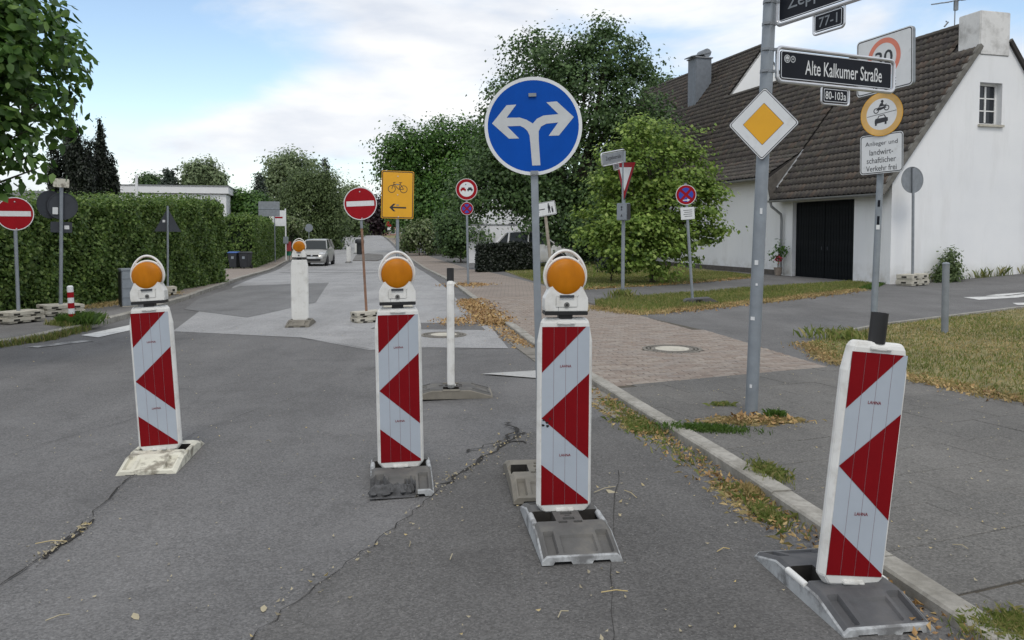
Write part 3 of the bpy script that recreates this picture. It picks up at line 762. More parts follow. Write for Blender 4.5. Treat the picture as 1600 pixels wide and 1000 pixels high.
# roof deck
rd = MB()
def plane(x0, z0, x1, z1, y0, y1, th=.12):
    n = Vector((-(z1 - z0), x1 - x0)).normalized() * th
    rd.add([(x0, y0, z0), (x1, y0, z1), (x1 - n.x, y0, z1 - n.y), (x0 - n.x, y0, z0 - n.y), (x0, y1, z0), (x1, y1, z1), (x1 - n.x, y1, z1 - n.y), (x0 - n.x, y1, z0 - n.y)],
           [(0, 1, 2, 3), (7, 6, 5, 4), (0, 4, 5, 1), (1, 5, 6, 2), (2, 6, 7, 3), (3, 7, 4, 0)])
EX = -.45; KX, KZ, EX2, EZ2 = .95, zr(.95), -.6, 3.78
plane(EX, zr(EX), 3.16, zr(3.16), -.1, 5.98); plane(3.16, zr(3.16), XR, ZR, .88, 5.98); plane(KX, KZ, XR, ZR, 6.0, YA - .01); plane(EX2, EZ2, KX, KZ, 6.0, YB)
plane(4.44, zr(4.44), 8.3, zr(8.3), -.1, YA - .01); plane(XR, ZR, 4.44, zr(4.44), .88, YA - .01)
plane(KX, KZ, XB, ZB, YA, YB); plane(XB, ZB, 2 * XB + .4, zr(-.4), YA, YB)
roof = rd.build('roof', MAT['roof_felt'], house)
ck = MB(); ck.prism([(EX2 + .05, EZ2 - .12), (KX, KZ), (EX + .05, zr(EX))], 5.94, 5.99); ck.build('roof_cheek', MAT['plinth'], house)
MB().tube([(EX + .3, 5.9, zr(EX + .3) + .07), (KX + .05, 5.9, KZ + .09)], .06, 6).build('flashing', MAT['zinc'], house)
vb = MB()
n_ = Vector((-SL, 1)).normalized()
for x0, x1 in ((EX - .02, 3.18), (8.32, 4.42)):
    a = Vector((x0, zr(x0))); b = Vector((x1, zr(x1))); nn = Vector((-(b - a).y, (b - a).x)).normalized() * (1 if x0 < XR else -1)
    vb.prism([tuple(a + nn * .05), tuple(b + nn * .05), tuple(b - nn * .09), tuple(a - nn * .09)], -.13 if x0 < XR else -.06, .02)
vb.build('verge', MAT['verge_mortar'], house)
# pantiles
TW, TG = .22, .315
prof = [(-.112, .012), (-.074, .0), (-.026, .002), (.018, .034), (.06, .048), (.10, .033), (.117, .012)]
def tile_mesh(mi):
    vs = []; L = TG + .06
    for x, dz in ((0, .042), (L, .0)):
        vs += [(x, p, q + dz) for p, q in prof]
    vs += [(0, p, q + .005) for p, q in prof]
    n = len(prof); fs = [(i, i + n, i + n + 1, i + 1) for i in range(n - 1)] + [(i + 2 * n, i, i + 1, i + 2 * n + 1) for i in range(n - 1)]
    return vs, fs
TV, TF = tile_mesh(0)
TMATS = [MAT['tile_%d' % i] for i in range(4)]
tm = []
for m in TMATS:
    me = bpy.data.meshes.new('roof_tile'); me.from_pydata(TV, [], TF); me.materials.append(m)
    for p in me.polygons: p.use_smooth = p.index < len(prof) - 1
    tm.append(me)
rnd = random.Random(21); tl = []
hm = Matrix.Translation(HC) @ Matrix.Rotation(HA, 4, 'Z')
def tiles(x0, z0, x1, z1, y0, y1):
    L = math.hypot(x1 - x0, z1 - z0); a = math.atan2(z1 - z0, x1 - x0); nr = int(L / TG); nc = int((y1 - y0) / TW); g = L / nr
    for r in range(nr):
        for c in range(nc):
            if x0 + math.cos(a) * (r + .9) * g > 3.15 and y0 + TW * c < .86 and y0 < 1: continue
            d = r * g + rnd.uniform(-.008, .008)
            M = Matrix.Translation((x0 + math.cos(a) * d, y0 + TW * (c + .5), z0 + math.sin(a) * d)) @ Matrix.Rotation(-a, 4, 'Y') @ Matrix.Translation((-.03, 0, .015 + rnd.uniform(0, .006))) @ Matrix.Rotation(rnd.uniform(-.035, .035), 4, 'Z')
            k = rnd.choices(range(4), (4, 3, 3, .7))[0]
            tl.append(((hm @ M.translation - Vector((0, 0, 1.6))).length, M, k))
tiles(EX, zr(EX), XR, ZR, -.1, 5.98); tiles(KX, KZ, XR, ZR, 6.0, YA); tiles(EX2, EZ2, KX, KZ, 6.0, YB)
tiles(KX, KZ, XB, ZB, YA, YB)
tl.sort(key=lambda q: q[0])
for _, M, k in tl[:300]:
    o = link('roof_tile', tm[k], roof); o.matrix_local = M
rest = MB()
for _, M, k in tl[300:]: rest.add([M @ Vector(p) for p in TV], TF, k)
o = rest.build('roof_tile_field', TMATS, roof, smooth='keep'); o['kind'] = 'stuff'
for p in o.data.polygons: p.use_smooth = True
rm = None
for i in range(46):
    if rm is None:
        o = MB().tube([(0, 0, 0), (0, .42, 0)], [.12, .135], 8).build('ridge_tile', MAT['tile_0'], roof, smooth=True); rm = o.data
    else: o = link('ridge_tile', rm, roof)
    o.location = (XR, .9 + i * .34, ZR + .04) if i < 46 else (0, 0, 0)
for i in range(40):
    o = link('ridge_tile', rm, roof); o.location = (XB, YA + i * .36, ZB + .04)
# gable chimney and slate chimney
ch = MB(); ch.box((3.8, .42, 8.02), (1.2, .9, 1.4)); ch.build('chimney', MAT['chimney_render'], house, bevel=.03)
sc_ = MB().box((4.5, 20.5, 9.9), (.95, .95, 3.0)).build('slate_chimney', MAT['slate_clad'], house, bevel=.01)
MB().box((4.5, 20.5, 11.43), (1.08, 1.08, .06)).build('cap', MAT['zinc'], sc_)
MB().box((4.38, 20.5, 11.62), (1.25, .9, .05), M=Matrix.Rotation(R(-14), 4, 'Y')).build('cowl_lid', MAT['galv_dark'], sc_)
MB().tube([(4.75, 20.1, 11.72), (4.75, 20.9, 11.72)], .24, 12).build('cowl', MAT['galv_dark'], sc_, smooth=True)
for dx in (-.42, .42): MB().tube([(4.5 + dx, 20.5, 11.46), (4.5 + dx, 20.5, 11.62)], .025, 6).build('cowl_leg', MAT['zinc'], sc_)
MB().box((3.98, 20.5, 8.62), (.12, 1.1, .12), M=Matrix.Rotation(R(-52), 4, 'Y')).build('chimney_flashing', MAT['galv'], house)
# gutters and downpipe
def halfpipe(x, z, y0, y1, r=.075):
    m = MB(); pr = [(x + r * math.cos(t), z + r * math.sin(t)) for t in np.linspace(PI, 2 * PI, 9)] + [(x + (r - .012) * math.cos(t), z + (r - .012) * math.sin(t)) for t in np.linspace(2 * PI, PI, 9)]
    return m.prism(pr, y0, y1)
halfpipe(EX - .08, zr(EX) - .03, -.12, 6.05).build('gutter', MAT['zinc'], house)
halfpipe(EX2 - .08, EZ2 - .03, 5.9, YB).build('gutter', MAT['zinc'], house)
MB().tube([(EX - .08, 5.75, zr(EX) - .08), (EX - .05, 5.72, zr(EX) - .25), (-.12, 5.66, zr(EX) - .55), (-.1, 5.65, zr(EX) - .75), (-.1, 5.65, .1)], .05, 10).build('downpipe', MAT['zinc'], house, smooth=True)
# antenna on the ridge
ant = thing('roof_antenna', 'weathered television antenna on the ridge beside the rendered chimney', 'antenna', hm @ Vector((3.9, 1.75, ZR + .1)))
MB().tube([(0, 0, 0), (0, 0, 1.15)], .018, 6).build('mast', MAT['galv_dark'], ant)
bo = MB(); bo.tube([(-.75, 0, .78), (.95, 0, 1.02)], .014, 6); bo.build('boom', MAT['galv_dark'], ant)
el = MB(); rnd = random.Random(4)
for i in range(16):
    x = -.75 + 1.7 * i / 15; z = .78 + .24 * i / 15; el.tube([(x, -.16, z - .03 + rnd.uniform(-.02, .02)), (x + .02, .16, z + .03)], .02, 4)
el.build('elements', MAT['galv_dark'], ant)
MB().box((.03, 0, .72), (.12, .1, .3)).build('reflector', MAT['galv_dark'], ant)
MB().tube([(-.35, 0, .02), (-.22, 0, .18), (-.3, 0, .2)], .03, 5).build('bracket', MAT['galv_dark'], ant)

# ------------------------------------------------------------------ other houses
def flat_house():
    P = at(355, 400, 58); a = math.atan2(1.97, 8)
    t = thing('flat_roof_house', 'flat roofed white house standing behind the left hedge', 'house', (P.x, P.y, -.3), a)
    m = MB(); m.box((-4, 5, 2.35), (8, 10, 4.7)); m.build('wall', MAT['plain_white'], t)
    MB().box((-4, 5, 5.0), (8.35, 10.3, .5)).build('roof_edge', MAT['plain_white'], t)
    MB().box((-4, 5, 5.28), (8.5, 10.4, .06)).build('roof_flashing', MAT['zinc'], t)
    for x, wd in ((-1.35, 1.4), (-4.7, 1.1)):
        fr = MB().box((x, -.01, 3.75), (wd + .16, .1, 1.2)).build('window', MAT['galv_dark'], t)
        MB().box((x, -.065, 3.75), (wd, .02, 1.05)).build('pane', MAT['pane_dark'], fr)
    m = MB(); m.box((-13, 6, 2.3), (10, 9, 4.5)); m.build('wing_wall', MAT['plain_white'], t)
    MB().box((-13, 6, 4.7), (10.3, 9.3, .35)).build('wing_roof', MAT['zinc'], t)
    MB().box((-9.6, 1.45, 3.9), (1.3, .12, 1.4)).build('shutter', MAT['galv_dark'], t)
flat_house()
P = at(216, 400, 40); t = thing('flag_pole', 'thin white pole rising behind the hedge before the flat roofed house', 'pole', (P.x, P.y, 0))
MB().tube([(0, 0, 0), (0, 0, 4.45)], .07, 8).build('pole', MAT['plain_white'], t, smooth=True); MB().tube([(0, 0, 4.45), (0, 0, 4.52)], [.08, .03], 8).build('finial', MAT['plain_white'], t)
def small_house(name, label, loc, rz, wx, wy, hz, ridge, wm, rmat, wins, cat='house'):
    t = thing(name, label, cat, loc, rz)
    m = MB(); m.box((0, wy / 2, hz / 2 - .5), (wx, wy, hz + 1)); m.build('wall', wm, t)
    g = MB()
    for y in (0, wy): g.add([(-wx / 2, y, hz), (wx / 2, y, hz), (0, y, ridge)], [(0, 1, 2)])
    g.build('gable', wm, t, smooth='keep')
    r = MB()
    for s in (-1, 1):
        x = s * (wx / 2 + .35); z = hz - .35 * (ridge - hz) / (wx / 2)
        r.add([(x, -.3, z), (0, -.3, ridge + .02), (0, wy + .3, ridge + .02), (x, wy + .3, z), (x, -.3, z - .15), (0, -.3, ridge - .13), (0, wy + .3, ridge - .13), (x, wy + .3, z - .15)],
              [(0, 1, 2, 3), (7, 6, 5, 4), (0, 4, 5, 1), (3, 2, 6, 7), (0, 3, 7, 4)])
    r.build('roof', rmat, t)
    for x, z, a, b in wins:
        f = MB().box((x, -.02, z), (a + .2, .1, b + .2)).build('window', MAT['window_white'], t)
        MB().box((x, -.08, z), (a, .03, b)).build('pane', MAT['pane_dark'], f)
    return t
P = at(805, 372, 60)
vh = small_house('white_villa', 'white villa with an arched porch seen under the dark oak', (P.x + 1.0, P.y, -.3), R(-4), 9, 8, 5.2, 8.6, MAT['plain_white'], MAT['tile_0'], [(2.6, 3.5, 1.0, 1.3)])
pm_ = MB(); arch = [(-1.0, 0), (-1.0, 3.2), (0, 4.3), (1.0, 3.2), (1.0, 0), (.5, 0)] + [(.5 * math.cos(a), 1.9 + .5 * math.sin(a)) for a in np.linspace(0, PI, 9)] + [(-.5, 0)]
pm_.prism(arch, -1.0, -.6); pm_.box((-.85, -.3, 1.6), (.28, .6, 3.2)); pm_.box((.85, -.3, 1.6), (.28, .6, 3.2))
o = pm_.build('porch', MAT['plain_white'], vh); o.location = (-1.2, 0, .3)
o = MB().box((0, -.04, 1.3), (.95, .06, 2.2)).build('door', MAT['pane_dark'], vh); o.location = (-1.05, 0, .3)
P = at(778, 372, 56); t = thing('garden_wall', 'pale rendered garden wall beside the arched porch behind the box hedge', 'wall', (P.x, P.y, -.3), R(8))
MB().box((-.3, 0, 1.2), (3.6, .24, 2.6)).build('wall', MAT['plain_white'], t); MB().box((-.3, 0, 2.53), (3.7, .32, .07)).build('coping', MAT['zinc'], t)
P = at(604, 360, 205); small_house('brick_house', 'small far house of pink brick at the end of the street', (P.x, P.y, H(P.x, P.y) - .6), R(8), 7, 8, 2.8, 4.6, MAT['pink_brick'], MAT['roof_red'], [(-1.6, 1.5, 1, 1.1), (1.6, 1.5, 1, 1.1)])
P = at(712, 366, 112); small_house('far_white_house', 'white house half hidden in the shrubs along the far right pavement', (P.x, P.y, H(P.x, P.y)), R(14), 10, 9, 3.0, 6.5, MAT['plain_white'], MAT['roof_red'], [(-3, 1.7, 1.2, 1.2), (0, 1.7, 1.2, 1.2)])
# ------------------------------------------------------------------ vegetation
def leaves_mesh(name, pos, nrm, size, mat, parent, rs, aspect=.55, droop=.0, vary=.35, fold=.12, six=False):
    n = len(pos)
    nrm = nrm / np.maximum(np.linalg.norm(nrm, axis=1, keepdims=True), 1e-6)
    r = rs.normal(size=(n, 3)); r[:, 2] -= droop
    t = r - (r * nrm).sum(1, keepdims=True) * nrm; t /= np.maximum(np.linalg.norm(t, axis=1, keepdims=True), 1e-6)
    b = np.cross(nrm, t); s = (size * (1 + rs.uniform(-vary, vary, n)))[:, None]
    if six:
        off = [(-.5, 0, 0), (-.2, .5, -.3), (.25, .36, -.3), (.62, 0, 0), (.25, -.36, -.3), (-.2, -.5, -.3)]
    else:
        off = [(-.5, 0, 0), (-.05, .5, -1), (.5, 0, 0), (-.05, -.5, -1)]
    k = len(off)
    V = np.empty((n, k, 3), np.float32)
    for i, (a, c, d) in enumerate(off): V[:, i] = pos + t * s * a + b * s * c * 2 * aspect * .9 + nrm * s * d * fold
    me = bpy.data.meshes.new(name); me.vertices.add(n * k); me.vertices.foreach_set('co', V.ravel())
    nf = 2
    if six: quads = np.array([[0, 1, 2, 3], [0, 3, 4, 5]]); L = 4
    else: quads = np.array([[0, 1, 2], [0, 2, 3]]); L = 3
    idx = (np.arange(n)[:, None, None] * k + quads[None]).ravel().astype(np.int32)
    me.loops.add(len(idx)); me.loops.foreach_set('vertex_index', idx)
    me.polygons.add(n * nf); me.polygons.foreach_set('loop_start', np.arange(0, len(idx), L, dtype=np.int32)); me.polygons.foreach_set('loop_total', np.full(n * nf, L, np.int32))
    me.materials.append(mat); me.update(calc_edges=True)
    return link(name, me, parent)
def crown(blobs, n, size, mat, parent, seed, clump=26, cs=.30, shell=.62, droop=.35, up=.5, name='crown', aspect=.55, six=False, flat=.75, vary=.35, stray=.35):
    """blobs (x, y, z, r[, rz]) in the tree's own space; leaves sit in twig clumps near the blob surfaces"""
    rs = np.random.RandomState(seed)
    B = np.array([list(b) + [b[3]] * (5 - len(b)) for b in blobs], float)
    wgt = B[:, 3] ** 2; wgt /= wgt.sum()
    nc = max(6, n // clump); bi = rs.choice(len(B), nc, p=wgt)
    d = rs.normal(size=(nc, 3)); d /= np.linalg.norm(d, axis=1, keepdims=True)
    rr = rs.uniform(shell ** 3, 1.08, nc) ** (1 / 3)
    rr = rr * (1 + stray * rs.rand(nc) ** 4)
    cc = B[bi, :3] + d * rr[:, None] * np.stack([B[bi, 3], B[bi, 3], B[bi, 4]], 1)
    csz = cs * (.6 + .8 * rs.rand(nc))
    li = rs.randint(0, nc, n); j = rs.normal(size=(n, 3)) * csz[li][:, None] * np.array([1, 1, flat])
    pos = cc[li] + j
    nr = d[li] * .8 + rs.normal(size=(n, 3)) * .5 + j / np.maximum(csz[li][:, None], 1e-3) * .25; nr[:, 2] += up
    return leaves_mesh(name, pos, nr, size, mat, parent, rs, aspect, droop, six=six, vary=vary)
def limbs(parent, base, tops, r0, seed, name='trunk', mat='bark', fork=.35):
    rnd = random.Random(seed); m = MB()
    top = Vector((0, 0, 0))
    for p in tops: top += Vector(p)
    top /= len(tops); b = Vector(base); f = b.lerp(top, fork)
    f.x = b.x * .7 + f.x * .3; f.y = b.y * .7 + f.y * .3
    m.tube([b - Vector((0, 0, .2)), b + Vector((0, 0, .15)), b.lerp(f, .5) + Vector((rnd.uniform(-.1, .1) * r0 * 4, 0, 0)), f], [r0 * 1.35, r0, r0 * .82, r0 * .7], 9)
    for p in tops:
        p = Vector(p); mid = f.lerp(p, .5) + Vector((rnd.uniform(-.2, .2), rnd.uniform(-.2, .2), rnd.uniform(0, .3))) * (p - f).length * .3
        m.tube([f, mid, p], [r0 * .5, r0 * .28, r0 * .07], 6, cap=False)
    return m.build(name, MAT[mat], parent, smooth=True)
def tree(name, label, base, Y, pb, n, size, mat, seed, r0=.2, depth=.75, cat='tree', group=None, tops=None, trunk=True, **k):
    """pb: crown lobes as (u, v, radius in photo px); Y: distance of the tree"""
    t = thing(name, label, cat, base, 0, group)
    s = FOC / Y; rs = random.Random(seed + 100); bl = []
    for q in pb:
        p = at(q[0], q[1], Y) - Vector(base); r = q[2] / s; rz = (q[3] if len(q) > 3 else q[2]) / s
        bl.append((p.x, p.y + rs.uniform(-1, 1) * depth * r + (q[4] if len(q) > 4 else 0), p.z, r, rz))
    if trunk: limbs(t, (0, 0, 0), [b[:3] for b in bl], r0, seed)
    crown(bl, n, size, MAT[mat], t, seed, **k)
    return t
def gpt(u, v, Y): p = at(u, v, Y); return Vector((p.x, p.y, H(p.x, p.y) + .05))
# tree overhanging from the left edge
tree('leafy_tree', 'large leaved green tree hanging into view at the upper left edge', (-9.3, 10.4, .05), 9.4,
     [(-60, 70, 150), (-20, 100, 70), (8, 60, 38), (8, 112, 36), (30, 158, 28), (62, 152, 12), (80, 150, 6), (4, 200, 38), (44, 205, 16), (-40, 230, 90), (8, 246, 30), (48, 246, 12), (62, 262, 7), (14, 24, 26), (-8, 285, 20), (-90, 10, 120)],
     7600, .118, 'leaf_near', 11, r0=.09, clump=10, cs=.10, shell=.35, droop=1.0, up=.6, aspect=.36, six=True, stray=.08)
# dark columns behind the hedge
def column(name, label, u0, u1, vt, Y, n, seed, group):
    base = gpt((u0 + u1) / 2, 400, Y); t = thing(name, label, 'conifer', base, 0, group)
    rs = random.Random(seed); s = FOC / Y; bl = []
    for i in range(9):
        u = u0 + (u1 - u0) * (i + .5) / 9; e = 1 - abs(i - 4) / 4.2; top = at(u, vt + (1 - e) * 62 + rs.uniform(0, 14), Y).z - base.z; r = (u1 - u0) / 9 / s * 1.25
        y = rs.uniform(-1, 1) * (u1 - u0) / s * .3; x = (u - (u0 + u1) / 2) / s
        z = .4
        while z < top:
            k = min(1, (top - z) / 1.5 + .15); bl.append((x + rs.uniform(-.05, .05), y, z, r * (.45 + .65 * k), .55)); z += .5
    limbs(t, (0, 0, 0), [(0, 0, 4.5)], .16, seed)
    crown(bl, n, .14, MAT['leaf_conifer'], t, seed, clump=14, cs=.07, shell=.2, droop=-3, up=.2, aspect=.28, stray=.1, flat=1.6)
column('columnar_yew', 'broader dark columnar yew rising behind the left hedge', 86, 146, 178, 35, 60000, 21, 'dark columnar yews behind the left hedge')
column('columnar_yew', 'narrower dark columnar yew standing right of the broader one', 142, 184, 190, 36.5, 46000, 22, 'dark columnar yews behind the left hedge')
# big trees on the right
tree('oak_tree', 'tallest dark green oak behind the round blue arrow sign', gpt(888, 405, 43), 42,
     [(835, 100, 46), (880, 115, 48), (948, 82, 44), (985, 110, 34), (800, 165, 44), (850, 190, 66), (920, 160, 68), (985, 175, 52), (1018, 205, 34), (790, 240, 40), (832, 270, 58), (910, 255, 76), (985, 265, 56), (812, 300, 34), (870, 330, 62), (950, 335, 60), (830, 66, 16), (945, 48, 17), (1000, 105, 20), (770, 190, 18), (1035, 180, 14), (900, 345, 60), (790, 278, 36), (762, 262, 34), (752, 296, 36), (778, 312, 24), (738, 325, 26), (722, 300, 26), (842, 318, 24), (920, 75, 24), (860, 75, 20)],
     70000, .15, 'leaf_oak', 31, r0=.42, clump=60, cs=.42, shell=.6, droop=.3, flat=.6)
tree('maple_tree', 'rounded mid green tree behind the yellow bicycle sign', gpt(694, 392, 82), 80,
     [(632, 232, 30), (668, 222, 30), (700, 215, 32), (735, 225, 36), (765, 240, 36), (625, 262, 26), (655, 265, 44), (705, 265, 48), (755, 280, 46), (640, 300, 34), (690, 315, 48), (735, 315, 38), (662, 335, 24), (720, 350, 34), (680, 355, 24), (612, 240, 16), (607, 275, 12)],
     46000, .25, 'leaf_mid', 32, r0=.45, clump=60, cs=.7, shell=.6, droop=.3, flat=.6)
tree('young_tree', 'bright green low branched tree in front of the white house wall', gpt(1020, 432, 25.5), 25.5,
     [(985, 222, 26), (1010, 200, 16), (1048, 215, 24), (1072, 232, 24), (1096, 252, 24), (975, 262, 34), (1025, 258, 40), (1068, 275, 36), (1104, 292, 22), (955, 300, 30), (1005, 305, 44), (1060, 320, 38), (1100, 322, 22), (945, 345, 28), (985, 355, 40), (1040, 365, 42), (1090, 362, 26), (1118, 352, 14), (970, 392, 30), (1020, 398, 34), (1066, 392, 22), (930, 365, 20), (922, 335, 12), (1118, 305, 12), (995, 188, 9), (1084, 208, 10)],
     22000, .13, 'leaf_bright', 33, r0=.1, clump=42, cs=.22, shell=.45, droop=.8, up=1.0, aspect=.42, flat=.34, stray=.75)
# background trees
tree('ash_tree', 'tall pale green tree beyond the left hedge in the distance', gpt(455, 380, 118), 118,
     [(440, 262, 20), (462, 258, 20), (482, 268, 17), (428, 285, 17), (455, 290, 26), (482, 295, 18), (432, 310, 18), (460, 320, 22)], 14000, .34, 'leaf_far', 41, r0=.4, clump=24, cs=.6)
tree('weeping_willow', 'dark drooping willow over the far left side of the street', gpt(492, 392, 92), 92,
     [(470, 300, 20, 26), (495, 292, 22, 26), (518, 305, 18, 30), (450, 322, 18, 28), (475, 335, 24, 34), (505, 340, 26, 36), (528, 345, 16, 32), (440, 345, 13, 24), (490, 368, 24, 22), (520, 372, 16, 20)], 26000, .3, 'leaf_willow', 42, r0=.35, clump=20, cs=.42, droop=2.5, flat=1.6, aspect=.3)
def spruce(label, u, vt, vb, wpx, Y, n, seed, mat='leaf_spruce'):
    base = gpt(u, 390, Y); t = thing('spruce_tree', label, 'conifer', base)
    s = FOC / Y; zt = at(u, vt, Y).z - base.z; z0 = at(u, vb, Y).z - base.z; bl = []; rs = random.Random(seed); z = z0; r0 = wpx / s / 2
    while z < zt:
        k = (zt - z) / (zt - z0); r = r0 * (.12 + .88 * k)
        for i in range(5):
            a = 2 * PI * i / 5 + rs.random(); bl.append((math.cos(a) * r * .6, math.sin(a) * r * .6, z, r * .5 + .05, .35))
        z += .55
    limbs(t, (0, 0, 0), [(0, 0, zt - .3)], .18, seed); crown(bl, n, .3, MAT[mat], t, seed, clump=14, cs=.22, shell=.4, droop=.8, up=.3, aspect=.3)
spruce('tall dark spruce behind the drooping willow', 510, 250, 345, 40, 112, 9000, 43)
spruce('slim dark spruce left of the tall pale tree', 407, 272, 340, 20, 80, 5000, 44)
spruce('small dark spruce above the roof of the flat house', 266, 266, 300, 20, 76, 4000, 45)
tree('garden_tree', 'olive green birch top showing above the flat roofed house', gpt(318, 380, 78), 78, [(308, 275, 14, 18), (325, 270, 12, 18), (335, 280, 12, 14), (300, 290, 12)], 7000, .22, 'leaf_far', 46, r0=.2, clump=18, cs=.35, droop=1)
tree('garden_tree', 'low dark tree crown left of the small spruce above the flat house', gpt(232, 380, 80), 80, [(228, 286, 12), (244, 286, 10)], 3000, .22, 'leaf_oak', 47, r0=.2, clump=18, cs=.3)
tree('garden_tree', 'bushy green tree behind the second hedge beside the flat house', gpt(375, 390, 62), 62, [(358, 325, 13), (375, 315, 15), (392, 318, 16), (400, 332, 14), (350, 335, 14)], 9000, .2, 'leaf_mid', 48, r0=.15, clump=18, cs=.3)
tree('garden_tree', 'yellow green bush above the second hedge by the bus stop flag', gpt(455, 385, 75), 75, [(452, 350, 10), (462, 352, 8)], 2500, .2, 'leaf_shrub', 49, r0=.1, clump=16, cs=.25)
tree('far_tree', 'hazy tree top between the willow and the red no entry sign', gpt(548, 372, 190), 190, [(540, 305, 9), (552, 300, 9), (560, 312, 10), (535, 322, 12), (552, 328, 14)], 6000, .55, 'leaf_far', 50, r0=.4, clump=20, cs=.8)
tree('copper_beech', 'dark purple beech at the end of the street', gpt(588, 372, 172), 172, [(572, 335, 13), (590, 328, 15), (602, 338, 12), (580, 352, 11), (560, 345, 10), (598, 350, 9)], 9000, .5, 'leaf_beech', 51, r0=.4, clump=20, cs=.8)
tree('far_tree', 'dark green tree mass closing the far left end of the street', gpt(535, 372, 150), 150, [(530, 352, 12), (545, 350, 12), (522, 340, 12), (558, 356, 8), (512, 358, 12), (540, 335, 10)], 8000, .45, 'leaf_willow', 52, r0=.4, clump=20, cs=.7)
tree('far_tree', 'dark tree behind the left end of the white house roof', gpt(1035, 400, 75), 75, [(1030, 135, 16), (1048, 142, 14), (1020, 150, 14), (1040, 160, 20), (1060, 150, 12)], 7000, .25, 'leaf_oak', 53, r0=.35, clump=20, cs=.45)
tree('far_tree', 'green tree behind the yellow bicycle sign at the far right bend', gpt(640, 380, 135), 135, [(632, 330, 18), (655, 325, 18), (645, 345, 16), (622, 345, 10)], 7000, .4, 'leaf_mid', 54, r0=.4, clump=20, cs=.7)
tree('flowering_shrub', 'pale flowering shrub beside the far right pavement', gpt(655, 392, 73), 73, [(646, 366, 15), (664, 360, 16), (680, 370, 14), (636, 376, 11), (672, 382, 12)], 6500, .2, 'leaf_shrub', 55, r0=.06, clump=14, cs=.3, cat='shrub')
tree('round_shrub', 'rounded yellow green shrub at the foot of the flowering one', gpt(640, 392, 80), 80, [(636, 382, 8), (644, 384, 7)], 2000, .16, 'leaf_groundcover', 56, r0=.04, clump=14, cs=.2, cat='shrub')
for (u, v, Y, w_, nn, lab) in ((690, 390, 78, 14, 1800, 'low bright green shrub by the teal bin on the right pavement'), (712, 395, 68, 17, 2400, 'low bright green ground shrub left of the no overtaking sign post'), (735, 397, 60, 13, 1800, 'low green shrub right behind the no overtaking sign post')):
    tree('low_shrub', lab, gpt(u, v, Y), Y, [(u - w_ * .6, v - 3, w_ * .5, 6), (u + w_ * .6, v - 3, w_ * .5, 6)], nn, .13, 'leaf_groundcover', u, r0=.03, clump=12, cs=.15, cat='shrub')
tree('dark_shrub', 'dark shrub mass behind the box hedge and the white car', gpt(720, 400, 57), 57, [(705, 372, 22), (735, 368, 22), (752, 372, 16), (700, 350, 18)], 9000, .17, 'leaf_oak', 57, r0=.06, clump=18, cs=.3, cat='shrub')
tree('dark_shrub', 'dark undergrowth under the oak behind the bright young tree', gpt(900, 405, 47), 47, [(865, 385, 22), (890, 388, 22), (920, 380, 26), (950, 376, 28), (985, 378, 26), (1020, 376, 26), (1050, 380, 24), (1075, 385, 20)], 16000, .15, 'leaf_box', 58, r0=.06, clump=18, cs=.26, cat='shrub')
tree('low_juniper', 'low grey green juniper at the left foot of the bright young tree', gpt(955, 422, 26.5), 26.5, [(950, 412, 14, 9), (965, 416, 12, 7)], 1800, .07, 'leaf_spruce', 59, r0=.03, clump=14, cs=.09, cat='shrub')
tree('wall_bush', 'tall weedy bush against the white gable wall behind the grey bollard', gpt(1480, 440, 25.6), 25.6, [(1478, 424, 12, 16), (1484, 406, 8, 16), (1474, 434, 12, 8), (1488, 432, 9, 9)], 2200, .11, 'leaf_willow', 60, r0=.03, clump=10, cs=.11, cat='shrub', aspect=.3)
